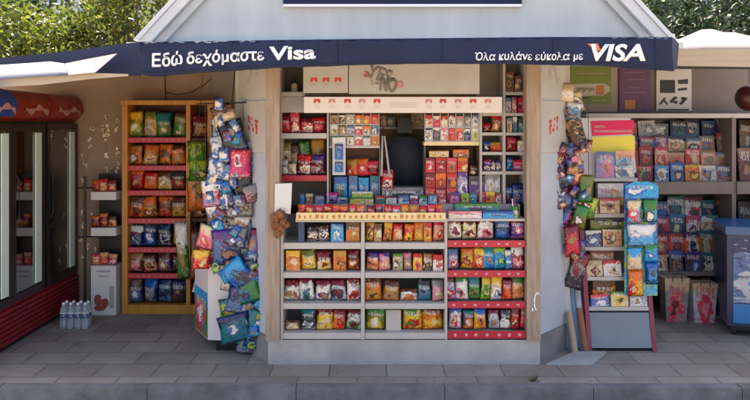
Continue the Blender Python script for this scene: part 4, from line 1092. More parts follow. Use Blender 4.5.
for r_ in range(2):
    for c in range(4):
        if r_ == 0 and c == 0: continue
        copy_tree(w0, (X(63.5, wy) + c * .0665, wy + r_ * .067, 0), 'clear water bottle, ' + ('leftmost', 'second from left', 'third from left', 'rightmost')[c] + ' of ' + ('front', 'rear') + ' row by the red fridge base' if False else
                  'clear water bottle, ' + ('leftmost', 'second from left', 'third from left', 'rightmost')[c] + ' of ' + ('front', 'rear')[r_] + ' row by the red fridge base')

# ------------------------------------------------------------------ drinks fridges
def fridge(ya, yb_, label, header_spec, n_doors, hl):
    fx, bk = -3.05, -3.72
    t = thing('drinks_fridge', ((fx + bk) / 2, (ya + yb_) / 2, 0), label, 'fridge', 'drinks fridges along the left side')
    z0, z1, z2 = .355, 1.88, 2.14
    cab = MB()
    cab.box(bk, bk + .03, ya + .03, yb_ - .03, z0, z1)
    cab.box(bk, fx - .045, ya, ya + .029, z0, z1); cab.box(bk, fx - .045, yb_ - .029, yb_, z0, z1)
    cab.box(bk, fx - .045, ya, yb_, z1 + .001, z1 + .06)
    ob('cabinet', cab, M['dark_frame'], t)
    ob('liner', MB().box(bk + .031, bk + .036, ya + .031, yb_ - .031, z0 + .02, z1 - .01), M['liner'], t)
    base = MB().box(bk, fx - .02, ya, yb_, .03, z0 - .001)
    for q in range(7):
        zz = .05 + q * .042
        base.box(fx - .0195, fx + .004, ya + .002, yb_ - .002, zz, zz + .032)
    ob('base', base, M['red_base'], t)
    ob('kick_plate', MB().box(bk, fx - .04, ya + .01, yb_ - .01, 0, .029), M['black_metal'], t)
    prof = [(fx - .05, z1 + .02), (fx + .02, z1 + .06), (fx + .06, z1 + .13), (fx + .05, z1 + .2), (fx, z2 + .01), (fx - .08, z2 + .03), (fx - .3, z2 + .03), (fx - .3, z1 + .062), (fx - .05, z1 + .062)]
    hd_ = ob('header', MB().prism([(a, ya + .015, b) for a, b in prof], (0, yb_ - ya - .03, 0)).bevel(.012, 2), M['red_head'], t)
    # white ribbon of script across the header
    n = 40
    mb = MB()
    for q in range(hl):
        yc = ya + (yb_ - ya) * (q + .5) / hl; wl = (yb_ - ya) / hl * .34
        top_, bot_ = [], []
        for i in range(n + 1):
            u = i / n * 2 - 1
            zz = z1 + .125 + .02 * math.sin(u * 4.2 + q); hh = .006 + .022 * abs(math.sin(u * 4.5 + q))
            top_.append((fx + .066, yc + u * wl, zz + hh)); bot_.append((fx + .066, yc + u * wl, zz - hh))
        mb.sheet([top_, bot_])
    mb.thick(.003)
    ob('script_mark', mb, M['script'], hd_)
    if header_spec:
        ob('blue_panel', MB().prism([(a + .006, ya + .012, b + (.004 if b > z1 + .15 else -.002)) for a, b in prof[1:6]] + [(fx - .08, ya + .012, z1 + .08)], (0, (yb_ - ya) * header_spec, 0)), mat('header_blue', (36, 66, 140), .35, .1), hd_)
    dw = (yb_ - ya - .03) / n_doors
    for q in range(n_doors):
        d0 = ya + .015 + q * dw; d1 = d0 + dw - .006
        fr = MB()
        fr.box(fx - .04, fx, d0, d0 + .055, z0 + .01, z1); fr.box(fx - .04, fx, d1 - .055, d1, z0 + .01, z1)
        fr.box(fx - .04, fx, d0 + .0555, d1 - .0555, z0 + .01, z0 + .07); fr.box(fx - .04, fx, d0 + .0555, d1 - .0555, z1 - .06, z1)
        dr = ob('door', fr, M['dark_frame'], t)
        ob('glass', MB().box(fx - .022, fx - .016, d0 + .05, d1 - .05, z0 + .065, z1 - .055), M['glass'], dr)
        ob('pale_strip', MB().box(fx - .012, fx - .001, d1 - .17, d1 - .062, z0 + .09, z1 - .08), M['mint'], dr)  # pale mint strip before the glass, beside the door frame
        ob('handle', MB().tube([(fx + .004, d0 + .03, 1.0), (fx + .035, d0 + .03, 1.05), (fx + .035, d0 + .03, 1.4), (fx + .004, d0 + .03, 1.45)], .009, 8), M['black_metal'], dr)
    for q in range(4):
        zz = z0 + .04 + q * .37
        ob('shelf', MB().box(bk + .031, fx - .06, ya + .031, yb_ - .031, zz - .012, zz), M['white_wood'], t)
    return t
M['script'] = mat('script_pale', (188, 140, 130), .5, .2, 12)
M['liner'] = mat('fridge_liner', (226, 234, 224), .4, .05, 3)
M['red_head'] = mat('header_red', (150, 46, 36), .4, .3, 5, dirt=(110, 24, 22))
fridge(-.16, 1.03, 'near drinks fridge with red and blue header at the left edge', .45, 2, 2)
fridge(1.05, 1.74, 'far drinks fridge with plain red header against the rear wall', 0, 1, 1)
G = 'drinks inside the fridges'
bm_ = [pmat('red/maroon/white', 'box', 1), pmat('white/blue/cyan', 'box', 1), pmat('orange/yellow/white', 'box', 1), pmat('olive/green/white', 'box', 1)]
cn = ['red', 'white', 'orange', 'green']
protos = {}
for fi, (ya, yb_, nm) in enumerate(((-.16, 1.03, 'near'), (1.05, 1.74, 'far'))):
    nb = 7 if fi == 0 else 4
    for s_ in range(4):
        for q in range(nb):
            c = (s_ + q // 2 + fi) % 4
            loc = (-3.2, ya + .12 + q * (yb_ - ya - .24) / (nb - 1), .396 + s_ * .37)
            lab_ = f'{cn[c]} drink bottle, {("first","second","third","fourth","fifth","sixth","seventh")[q]} from the street on {("bottom","second","third","top")[s_]} shelf of {nm} fridge'
            if c not in protos: protos[c] = bottle('drink_bottle', loc, .25, .036, bm_[c], M['white_letter'], lab_, 'bottle', G)
            else: copy_tree(protos[c], loc, lab_, G)

# ------------------------------------------------------------------ hanging toys at the left corner
hy = .16
rod = thing('hanging_strip', (X(228, hy), hy + .1, Z(106, hy)), 'thin steel strip with cords that carries the hanging toys left of the kiosk', 'display strip')
ob('bar', MB().tube([P(196, 104, hy + .12), P(262, 102, hy + .12)], .006, 6), M['black_metal'], rod)
ob('hanger', MB().tube([P(232, 103, hy + .12), P(236, 60, hy + .12)], .005, 6), M['black_metal'], rod)
for px, b in ((205, 265), (218, 250), (230, 340), (243, 348), (254, 300)):
    ob('cord', MB().tube([P(px, 103.5, hy + .12), P(px + 2, b, hy + .13)], .003, 5), M['cord'], rod)
G = 'toy packs hanging left of the kiosk'
toys = [(216, 106, 237, 123, 'beige/brown/cream', 'at the very top of the hanging bunch'), (212, 119, 226, 141, 'charcoal/silver/steel', 'top left of hanging bunch'), (226, 121, 248, 151, 'charcoal/black/steel', 'large one near bunch top with round window'),
        (213, 137, 226, 152, 'charcoal/silver/white', 'below the top left charcoal one'), (236, 143, 257, 161, 'grey/lilac/navy', 'right of the large charcoal one'), (231, 151, 249, 177, 'magenta/rose/white', 'only bright magenta one in the bunch'),
        (209, 144, 223, 163, 'steel/white/blue', 'uppermost left of blue white ones'), (220, 150, 235, 168, 'blue/white/cyan', 'uppermost middle of blue white ones'), (206, 161, 221, 186, 'steel/white/blue', 'left of the second blue row'),
        (220, 165, 236, 188, 'blue/steel/white', 'middle of the second blue row'), (235, 166, 250, 189, 'silver/steel/navy', 'below the magenta one'), (204, 182, 219, 206, 'lilac/white/rose', 'left of the third blue row'),
        (218, 182, 236, 206, 'navy/blue/white', 'middle of the third blue row'), (235, 176, 256, 201, 'grey/charcoal/black', 'striped one at bunch right edge'), (247, 186, 262, 201, 'charcoal/grey/pink', 'small one jutting out rightmost'),
        (211, 202, 226, 224, 'grey/white/charcoal', 'left of the pale middle row'), (225, 199, 240, 217, 'maroon/charcoal/white', 'centre of the pale middle row'), (237, 197, 251, 216, 'grey/beige/charcoal', 'right of the pale middle row'),
        (213, 219, 233, 242, 'steel/beige/charcoal', 'below the grey pale row pack'), (229, 213, 244, 234, 'white/silver/tan', 'bright white one at bunch centre'), (225, 228, 243, 246, 'steel/grey/brown', 'under the bright white one'),
        (195, 226, 211, 248, 'pink/cream/rose', 'pale pink one at left edge'), (200, 240, 218, 266, 'red/rose/white', 'bright red one at left edge'), (193, 252, 207, 268, 'rose/yellow/red', 'lowest one of the left edge'),
        (214, 230, 240, 264, 'steel/purple/navy', 'wide one below pale packs'), (235, 222, 253, 263, 'navy/steel/teal', 'tall dark one right of centre'), (246, 230, 256, 261, 'purple/maroon/steel', 'narrow one at lower right edge'),
        (242, 255, 266, 291, 'blue/cyan/navy', 'tilted bright blue one at lower right'), (221, 262, 241, 291, 'white/orange/purple', 'picture card on the white box'), (238, 274, 262, 302, 'green/navy/teal', 'behind the tilted blue one'),
        (225, 289, 252, 313, 'steel/navy/silver', 'wide one above green lettered pack'), (221, 300, 263, 323, 'green/lime/yellow', 'wide one near the bunch bottom'), (223, 315, 251, 341, 'teal/navy/steel', 'dark one below the wide green'),
        (245, 311, 266, 346, 'navy/teal/blue', 'large dark one at bottom right'), (236, 334, 257, 353, 'purple/teal/grey', 'lowest one of the whole bunch')]
for q, (a, t_, b, bo, spc, tl) in enumerate(toys):
    yy = hy + (.02 if q % 3 == 0 else .06 if q % 3 == 1 else 0.0) - (.03 if t_ > 250 else 0)
    yy = min(yy, .22)
    item('toy', a - 1.2, t_ - 1.5, b + 1.2, spc, yy, Z(bo + 1.5, yy), tl, G, t=.035, tilt=RG.uniform(-.3, .3) + (-.5 if 'tilted' in tl else 0), lean=RG.uniform(-.12, .12))
path = [(228, 110, 10), (230, 135, 15), (226, 160, 20), (226, 190, 24), (226, 215, 20), (222, 240, 24), (236, 262, 20), (244, 290, 17), (243, 318, 17), (244, 338, 12)]
little = ['steel/blue/white', 'blue/navy/white', 'grey/maroon/blue', 'navy/steel/silver', 'cyan/blue/teal', 'teal/navy/lime']
lname = ['steel', 'blue', 'grey', 'navy', 'cyan', 'teal']
rl = random.Random(31)
for q in range(54):
    u = q / 53 * (len(path) - 1); i_ = min(int(u), len(path) - 2); f_ = u - i_
    cx_, cy_, sp_ = [path[i_][k_] * (1 - f_) + path[i_ + 1][k_] * f_ for k_ in range(3)]
    a = cx_ + rl.uniform(-1, 1) * sp_; b_ = cy_ + rl.uniform(-8, 8); w_ = rl.uniform(7, 12); h_ = rl.uniform(9, 15)
    c_ = 4 + rl.randrange(2) if cy_ > 255 and rl.random() < .6 else rl.randrange(5)
    yy = hy + rl.choice([-.03, -.015, .03])
    lab_ = 'small ' + lname[c_] + ' toy pack tucked among the larger packs hanging left of the kiosk'
    used.discard(lab_)
    item('toy', a - w_ / 2, b_ - h_ / 2, a + w_ / 2, little[c_], yy, Z(b_ + h_ / 2, yy), '', 'small ' + lname[c_] + ' toy packs in the left bunch', t=.02, tilt=rl.uniform(-.7, .7), lean=rl.uniform(-.2, .1), label=lab_)
# white box behind the lower toys, printed side
wb = thing('white_cabinet', (X(225, .45), .5, 0), 'white upright box with blue and green picture on its side, left of the kiosk', 'cabinet')
fa = Vector((X(208, .3), .3, 0)); fb = Vector((X(249, .26), .26, 0)); bb_ = Vector((X(249, .26) + .02, .62, 0)); ba = Vector((X(195, .65), .65, 0))
z0_, z1_ = .1, Z(263, .3)
def up(v, z): return Vector((v.x, v.y, z))
ob('box', MB().hexa([up(v, z0_) for v in (fa, fb, bb_, ba)] + [up(v, z1_) for v in (fa, fb, bb_, ba)]), mat('box_white', (206, 198, 198), .5, .06, 3), wb)
nrm = Vector((-(ba.y - fa.y), (ba.x - fa.x), 0)).normalized() * -1
nrm = Vector((-.87, -.49, 0))
def sidep(u, z, o=.002): v = ba.lerp(fa, u) + nrm * o; return Vector((v.x, v.y, z))
zt_ = Z(288, .5)
ob('side_picture', MB().prism([sidep(.02, z0_ + .01), sidep(.98, z0_ + .01), sidep(.98, zt_), sidep(.02, zt_)], nrm * .003), pmat('green/cyan/rose/white', 'mag', 1), wb)
ob('feet', MB().box(fa.x + .06, fb.x - .03, .34, .56, 0, z0_ - .001), M['black_metal'], wb)
pb = ob('leaning_panel', MB().prism([P(192, 292, .72), P(208, 292, .72), P(211, 262, .78), P(200, 258, .78)], (0, .02, 0)), mat('beige_panel', (190, 172, 152), .6, .1), None, 'beige panel behind the white box at left of the hanging toys', 'panel')
WORLD.pop(pb.name, None)

# ------------------------------------------------------------------ right: easel magazine rack
def lean_y(z): return .3 + .233 * z
def RP(px, py, off=0.0):
    z = 1.0
    for _ in range(12):
        y = lean_y(z) + off; z = Z(py, y)
    return Vector((X(px, y), y, z))
mr = thing('magazine_rack', (2.03, .5, 0), 'maroon leaning rack of magazines and discs with grey blue base at right', 'rack')
RX0, RX1 = X(590, .3), X(655, .3)
for xx in (RX0, RX1):
    ob('side_post', MB().hexa([(xx - .018, .3, 0), (xx + .018, .3, 0), (xx + .018, .36, 0), (xx - .018, .36, 0), (xx - .018, lean_y(1.45), 1.45), (xx + .018, lean_y(1.45), 1.45), (xx + .018, lean_y(1.45) + .06, 1.45), (xx - .018, lean_y(1.45) + .06, 1.45)]), M['maroon_metal'], mr)
    ob('rear_leg', MB().tube([(xx, .9, 0), (xx, .74, 1.4)], .014, 8), M['maroon_metal'], mr)
zb0 = RP(600, 313).z
ob('base_panel', MB().hexa([(RX0 + .02, .31, .03), (RX1 - .02, .31, .03), (RX1 - .02, .6, .03), (RX0 + .02, .6, .03), (RX0 + .02, .31 + .233 * zb0, zb0), (RX1 - .02, .31 + .233 * zb0, zb0), (RX1 - .02, .66, zb0), (RX0 + .02, .66, zb0)]), M['bluegrey'], mr)
ob('base_foot', MB().box(RX0 + .1, RX1 - .02, .33, .6, 0, .029), M['black_metal'], mr)
ob('back_board', MB().hexa([(RX0 + .02, lean_y(.3) + .17, .3), (RX1 - .02, lean_y(.3) + .17, .3), (RX1 - .02, lean_y(.3) + .185, .3), (RX0 + .02, lean_y(.3) + .185, .3), (RX0 + .02, lean_y(1.62) + .17, 1.62), (RX1 - .02, lean_y(1.62) + .17, 1.62), (RX1 - .02, lean_y(1.62) + .185, 1.62), (RX0 + .02, lean_y(1.62) + .185, 1.62)]), mat('rack_back', (96, 84, 78), .6, .2), mr)
RS = [178, 214, 247, 277, 307]
for py in RS:
    p = RP(600, py)
    ob('shelf', MB().box(RX0 + .019, RX1 - .019, p.y, p.y + .165, p.z - .03, p.z), M['shelf'], mr)
p0, p1 = RP(590, 178), RP(636, 118)
yb1, yt1 = p0.y + .06, lean_y(1.9) + .1
hb = ob('header_board', MB().hexa([(RX0 + .03, yb1, p0.z + .002), (X(637, yb1), yb1, p0.z + .002), (X(637, yb1), yb1 + .012, p0.z + .002), (RX0 + .03, yb1 + .012, p0.z + .002), (RX0 + .03, yt1, p1.z), (X(637, yb1), yt1, p1.z), (X(637, yb1), yt1 + .012, p1.z), (RX0 + .03, yt1 + .012, p1.z)]), M['paper'], mr)
def HB(px, py, o=.003):
    z = 1.8
    for _ in range(12):
        y = yb1 + (yt1 - yb1) * (z - p0.z) / (p1.z - p0.z) - o; z = Z(py, y)
    return Vector((X(px, y), y, z))
ob('pink_band', MB().prism([HB(592, 136), HB(634, 134), HB(634, 120), HB(591, 121)], (0, -.003, 0)), mat('hot_pink', (218, 40, 88), .5, .06), hb)
ob('yellow_band', MB().prism([HB(592, 153), HB(635, 152), HB(634.5, 135.5), HB(592, 137)], (0, -.003, 0)), mat('lemon', (222, 200, 60), .5, .12, 6, dirt=(226, 208, 78)), hb)
mb = MB()
for a, b, py, h in ((594, 605, 125.5, 2.2), (594, 632, 130, 2.4)):
    mb.prism([HB(a, py + h, .0075), HB(b, py + h, .0075), HB(b, py, .0075), HB(a, py, .0075)], (0, -.001, 0))
ob('title_print', mb, pk, hb)
G = 'magazines and discs on the maroon rack'
def rrow(where, i, its, off=.012):
    p = RP(600, RS[i])
    n = len(its)
    for q, (kd, a, t_, b, spc) in enumerate(its):
        item(kd, a, t_, b, spc, p.y + off, p.z, ('left' if q == 0 else 'right' if q == n - 1 else 'middle') + ' on ' + where + ' of maroon rack', G, lean=-.12)
rrow('top shelf', 0, [('mag', 596, 152, 615, 'lilac/steel/pink'), ('mag', 616, 151, 635, 'silver/peach/cyan')])
item('case', 616, 165, 634, 'white/steel/grey', RP(600, 178).y, RP(600, 178).z, 'small one before top right magazine', G, lean=-.1)
item('box', 597, 183.5, 624, 'silver/white/beige', RP(600, 214).y + .1, RP(600, 214).z + .09, 'pale box at back of second shelf', G)
item('box', 590, 198, 624, 'brown/tan/maroon', RP(600, 214).y + .07, RP(600, 214).z, 'long low box behind second shelf discs', G, t=.05)
rrow('second shelf', 1, [('case', 588, 200, 599, 'red/rose/white'), ('case', 600, 199, 620, 'cream/rose/tan')])
rrow('third shelf', 2, [('case', 586, 231, 602, 'navy/white/steel'), ('case', 603, 230, 622, 'peach/cream/brown')])
item('box', 590, 217, 626, 'olive/charcoal/brown', RP(600, 247).y + .08, RP(600, 247).z, 'dark row at back of third shelf', G, t=.05)
rrow('fourth shelf', 3, [('case', 587, 261, 603, 'cream/beige/maroon'), ('case', 604, 261, 622, 'white/red/beige')])
item('box', 590, 250, 614, 'tan/brown/orange', RP(600, 277).y + .09, RP(600, 277).z, 'brown row at back of fourth shelf', G, t=.05)
rrow('bottom shelf', 4, [('case', 591, 295, 610, 'blue/rose/white'), ('case', 611, 292, 629, 'cream/green/yellow'), ('case', 630, 291, 648, 'silver/teal/white')])
item('box', 592, 281, 616, 'orange/brown/gold', RP(600, 307).y + .08, RP(600, 307).z, 'warm row at back of bottom shelf', G, t=.05)

# ---- big blue toy set hanging on the rack
ty = .36
ts = thing('toy_set', (X(642, ty), ty, Z(298, ty)), 'tall bright blue toy set card with pictures hanging at the right of the maroon rack', 'toy set')
ob('card', MB().box(X(625, ty), X(658, ty), ty + .012, ty + .016, Z(296, ty), Z(183, ty)).bevel(.0015, 1), pmat('cyan/blue/lime/white', 'toy', 1), ts)
ob('header', MB().prism([P(625, 198, ty + .01), P(658, 198, ty + .01), P(658, 186, ty + .01), P(648, 181.5, ty + .01), P(634, 181.5, ty + .01), P(625, 186, ty + .01)], (0, -.01, 0)), pmat('cyan/cyan/blue/white', 'box', 2), ts)
ob('hook', MB().tube([P(641, 183, ty), P(641, 175, ty), P(643, 171, ty + .04), P(640, 168, ty + .2)], .006, 6), mat('green_plastic', (60, 140, 60), .4, .1), ts)
for a, t_, b, bo, spc in ((626, 200, 641, 223, 'cyan/cream/rose'), (642, 199, 657, 222, 'cyan/green/charcoal'), (626, 224, 656, 246, 'cyan/white/lilac'), (643, 243, 658, 262, 'cyan/green/blue'), (626, 247, 642, 270, 'cream/cyan/peach'), (627, 270, 643, 296, 'yellow/orange/red'), (645, 262, 658, 284, 'navy/blue/cyan')):
    m_ = bag_bm(X(b, ty) - X(a, ty), Z(t_, ty) - Z(bo, ty), .04, RG)
    m_.bend(lambda c, a=a, b=b, bo=bo: c + Vector(((X(a, ty) + X(b, ty)) / 2, ty - .012, Z(bo, ty))))
    ob('blister_pack', m_, pmat(spc, 'toy'), ts, smooth=True)

# ------------------------------------------------------------------ hanging trinkets at the right corner
hy = .3
rod = thing('hanging_strip', (X(568, hy), hy + .1, Z(106, hy)), 'dark cords carrying bracelets and charms at the right corner of the kiosk', 'display strip')
ob('bar', MB().tube([P(548, 96, hy + .1), P(590, 98, hy + .1)], .005, 6), M['black_metal'], rod)
ob('hanger', MB().tube([P(568, 97, hy + .1), P(569, 60, hy + .1)], .005, 6), M['black_metal'], rod)
for px, b in ((556, 190), (566, 240), (577, 300), (588, 220)):
    ob('cord', MB().tube([P(px, 97, hy + .1), P(px + 1, b, hy + .1)], .003, 5), M['cord'], rod)
G = 'trinkets hanging right of the kiosk'
tr = [(558, 84, 573, 101, 'cream/beige/white', 'topmost tag of trinket bunch'), (565, 93, 584, 111, 'beige/cream/brown', 'second tag of trinket bunch'), (566, 103, 580, 120, 'steel/white/cyan', 'just below the cream tags'),
      (549, 150, 565, 176, 'charcoal/purple/grey', 'top left of dark trinket cluster'), (561, 146, 575, 170, 'grey/maroon/pink', 'top middle of dark trinket cluster'), (544, 160, 560, 186, 'purple/charcoal/lilac', 'far left of dark trinket cluster'),
      (557, 166, 571, 188, 'charcoal/navy/steel', 'centre of dark trinket cluster'), (546, 176, 563, 198, 'charcoal/lilac/maroon', 'lower left of dark trinket cluster'), (566, 160, 578, 190, 'maroon/grey/navy', 'right of dark trinket cluster'),
      (559, 186, 574, 207, 'steel/maroon/navy', 'above lowest blue trinket pouch'), (562, 203, 576, 225, 'blue/navy/rose', 'lowest of dark trinket cluster'), (575, 150, 589, 182, 'peach/pink/tan', 'pale one among dark trinkets'),
      (579, 176, 593, 202, 'green/olive/charcoal', 'upper green one beside rack'), (580, 198, 594, 218, 'green/lime/maroon', 'lower green one beside rack'), (571, 206, 584, 228, 'olive/green/brown', 'below peach trinket pouch'),
      (567, 226, 581, 256, 'rose/maroon/red', 'long one under olive pouch'), (565, 252, 580, 288, 'charcoal/maroon/grey', 'hanging above rolled papers'), (574, 118, 590, 150, 'brown/tan/charcoal', 'behind the bracelets')]
for q, (a, t_, b, bo, spc, tl) in enumerate(tr):
    yy = hy + (.0, .05, .02)[q % 3]
    item('pouch', a - 1, t_ - 1, b + 1, spc, yy, Z(bo + 1, yy), tl, G, t=.05, tilt=RG.uniform(-.35, .35), lean=RG.uniform(-.1, .1))
rl = random.Random(9)
little = ['charcoal/purple/grey', 'navy/steel/maroon', 'maroon/charcoal/pink', 'steel/navy/cyan', 'tan/brown/peach']
lname = ['charcoal', 'navy', 'maroon', 'steel', 'tan']
for q in range(58):
    if q < 44: a, b_ = rl.uniform(546, 577) if q % 4 else rl.uniform(545, 560), rl.uniform(146, 206)
    else: a, b_ = rl.uniform(566, 588), rl.uniform(120, 270)
    w_ = rl.uniform(5, 9); h_ = rl.uniform(8, 14); c_ = rl.randrange(5)
    yy = hy + rl.choice([-.03, -.015, .04])
    item('pouch', a - w_ / 2, b_ - h_ / 2, a + w_ / 2, little[c_], yy, Z(b_ + h_ / 2, yy), '', 'small ' + lname[c_] + ' charms in the right bunch', t=.025, tilt=rl.uniform(-.8, .8), lean=rl.uniform(-.2, .1), label='small ' + lname[c_] + ' charm pouch tucked in the bunch hanging right of the kiosk')
for q in range(7):
    c = P(571 + q * 2.0, 113 + q * 5.2, hy + .02); R_ = .045
    ring = [c + Vector((R_ * math.cos(t), .012 * math.sin(2 * t), R_ * .5 * math.sin(t) - .3 * R_ * math.cos(t))) for t in [w_ * PI / 8 for w_ in range(17)]]
    ob('bracelet', MB().tube(ring, .007, 6), mat('bracelet_' + str(q), [(150, 120, 90), (110, 84, 60), (170, 150, 120), (96, 70, 54), (140, 110, 84), (90, 90, 96), (160, 136, 110)][q], .6, .4, 60), None,
       ('tan', 'brown', 'cream', 'dark brown', 'light brown', 'grey', 'pale tan')[q] + ' cord bracelet, ' + ('topmost', 'second', 'third', 'fourth', 'fifth', 'sixth', 'lowest')[q] + ' in the bracelet row by the green poster', 'bracelet', 'bracelets by the green poster')
# rolled papers standing between wall and rack
for q, (px, tp_, c, nm) in enumerate(((567.5, 286, (130, 156, 190), 'pale blue'), (573, 287, (150, 168, 196), 'grey blue'), (578.5, 290, (176, 176, 184), 'silvery'), (584, 300, (156, 108, 88), 'reddish tan'), (570, 312, (160, 140, 116), 'beige'), (580.5, 308, (134, 92, 66), 'brown'))):
    y_ = .42 + .05 * (q % 2) - (.1 if q > 3 else 0)
    a = Vector((X(px + 3, y_), y_ - .06, 0)); b = P(px - 1, tp_, y_ + .04)
    mb = MB().tube([a, a.lerp(b, .5), b], [.026, .027, .026], 12)
    ob('paper_roll', mb, mat('roll_' + str(q), c, .7, .2, 10, stretch=(1, 1, 6)), None, nm + ' paper roll standing against the maroon rack by the kiosk corner', 'paper roll', 'paper rolls beside the rack')
ob('flat_slab', MB().prism([P(545, 364, -.01) * 1, (X(604, .15), .05, 0), (X(606, .5), .42, 0), (X(566, .5), .40, 0)], (0, 0, .014)) if False else
   MB().prism([(X(546, 0), -.02, 0.001), (X(592, 0), -.02, 0.001), (X(606, .28), .27, 0.001), (X(574, .3), .27, 0.001)], (0, 0, .016)).bevel(.004, 1), mat('pale_slab', (158, 158, 156), .85, .15, 6, .3), None, 'flat pale grey slab lying on the pavement before the rolled papers', 'slab')

# ------------------------------------------------------------------ right wing
wy = 1.77
def poster(name, a, t_, b, bo, m, label):
    t = thing(name, (X((a + b) / 2, wy), wy, Z(bo, wy)), label, 'poster')
    ob('sheet', MB().box(X(a, wy), X(b, wy), wy - .012, wy, Z(bo, wy), Z(t_, wy)), m, t)
    return t
p_ = poster('green_poster', 566, 62, 617, 112, M['grey_wall'], 'grey framed green poster with white rounded bar at right of the kiosk')
yy = wy - .0125
def flat(name, pts, m, par, o=0.0): return ob(name, MB().prism([P(px, py, yy - o) for px, py in pts], (0, -.002, 0)), m, par)
flat('green_print', [(569, 104), (611, 104), (611, 66), (569, 66)], mat('poster_green', (108, 124, 44), .5, .1, 6), p_)
flat('white_bar', [(574, 96), (603, 95.5), (609, 92), (610.5, 89.5), (609, 86), (603, 83.5), (574, 84)], mat('poster_bar', (178, 170, 158), .5, .06, 6), p_, .0025)
flat('orange_patch', [(596, 95), (604, 94.5), (604, 85), (596, 85.5)], mat('poster_orange', (186, 112, 50), .5, .1), p_, .005)
mb = MB()
for q in range(9): mb.prism([P(577 + q * 2, 92 - (q % 3), yy - .005), P(578.2 + q * 2, 92 - (q % 3), yy - .005), P(578.2 + q * 2, 87.5, yy - .005), P(577 + q * 2, 87.5, yy - .005)], (0, -.002, 0))
ob('small_print', mb, mat('poster_brown', (120, 104, 84), .5, .1), p_); mb = MB()
for py, a, b in ((73, 577, 606), (100, 592, 606)): mb.prism([P(a, py + 1.2, yy - .0025), P(b, py + 1.2, yy - .0025), P(b, py, yy - .0025), P(a, py, yy - .0025)], (0, -.002, 0))
ob('heading_print', mb, mat('poster_dim', (140, 136, 110), .5, .1), p_)
p_ = poster('purple_poster', 619, 62, 650, 112, mat('poster_purple', (92, 60, 94), .5, .12, 4), 'dark purple poster with small orange square above the magazine rack')
flat('orange_square', [(625, 109), (635, 109), (635, 100), (625, 100)], mat('poster_orange_dim', (180, 112, 60), .5, .1), p_)
mb = MB()
for py, a, b in ((72, 624, 644), (79, 627, 646), (87, 630, 640), (92, 624, 645)): mb.prism([P(a, py + 1, yy), P(b, py + 1, yy), P(b, py, yy), P(a, py, yy)], (0, -.002, 0))
mb.tube([P(641 + 3.5 * math.cos(t), 104 + 4 * math.sin(t), yy - .001) for t in [q * PI / 6 for q in range(13)]], .003, 5)
ob('pale_print', mb, mat('poster_pale', (128, 92, 124), .5, .1), p_)
p_ = poster('notice_board', 656, 67, 691, 111, mat('notice_white', (196, 190, 184), .5, .06, 4), 'white notice sheet with black pictures above the dark magazine shelves')
nb = mat('notice_black', (36, 34, 34), .5, .3, 20)
for pts in ([(660, 93), (675, 93), (675, 80), (660, 80)], [(678, 84), (688, 84), (688, 79), (678, 80)], [(678, 91), (687, 90), (687, 87.5), (678, 88.5)]): flat('picture', pts, nb, p_)
mb = MB()
for pts in ([(659, 104), (661, 105), (666, 98), (664, 97.5)], [(663, 101), (667, 105), (668, 104), (665, 100)], [(669, 102), (672, 103), (678, 97), (674, 96.5)], [(673, 103), (677, 104), (678, 101), (674, 101)], [(679, 104), (682, 105), (688, 98), (684, 97)], [(681, 99), (684, 100), (684, 97), (681, 97)]):
    mb.prism([P(px, py, yy) for px, py in pts], (0, -.002, 0))
ob('scribble_print', mb, nb, p_)
ob('bottom_bar', MB().prism([P(658, 110.5, yy), P(689, 110.5, yy), P(689, 109, yy), P(658, 109, yy)], (0, -.003, 0)), nb, p_)
ob('top_bar', MB().box(X(657, wy), X(690, wy), wy - .02, wy - .0125, Z(66, wy), Z(63, wy)), mat('dull_green', (92, 100, 62), .6, .1), p_)

ms = thing('magazine_shelves', (X(660, 1.5), 1.5, 0), 'dim stepped magazine shelving with pale boards along the right rear wall', 'shelving')
my = 1.35
MX0, MX1, MXD = X(588, my), X(775, my), X(733, my)
ob('top_board', MB().box(MX0, MX1, 1.4, 1.765, Z(118, 1.4), Z(113.5, 1.4)), M['shelf'], ms)
ob('back_panel', MB().box(MX0, MX1, 1.745, 1.765, 0, Z(118, 1.4) - .001), M['dark_frame'], ms)
for px in (588, 733, 774):
    ob('upright', MB().box(X(px, my), X(px, my) + .04, my + .02, 1.744, 0, Z(118, 1.4) - .001), M['taupe_wall'], ms)
ob('middle_board', MB().box(MX0 + .041, MXD - .001, my, 1.74, Z(194, my), Z(182, my)), M['taupe_wall'], ms)
ob('middle_board', MB().box(MXD + .041, MX1 - .041, my, 1.74, Z(194, my), Z(182, my)), M['taupe_wall'], ms)
ob('base_board', MB().box(MX0 + .041, MXD - .001, my - .0, 1.74, Z(276, my), Z(272, my)), M['shelf_dark'], ms)
G = 'magazines on the dim right shelves'
cols = ['navy', 'tan', 'white', 'steel', 'red', 'maroon', 'beige', 'brown', 'charcoal', 'orange', 'teal', 'rose', 'cream', 'peach', 'blue', 'grey', 'purple', 'pink']
rm = random.Random(77)
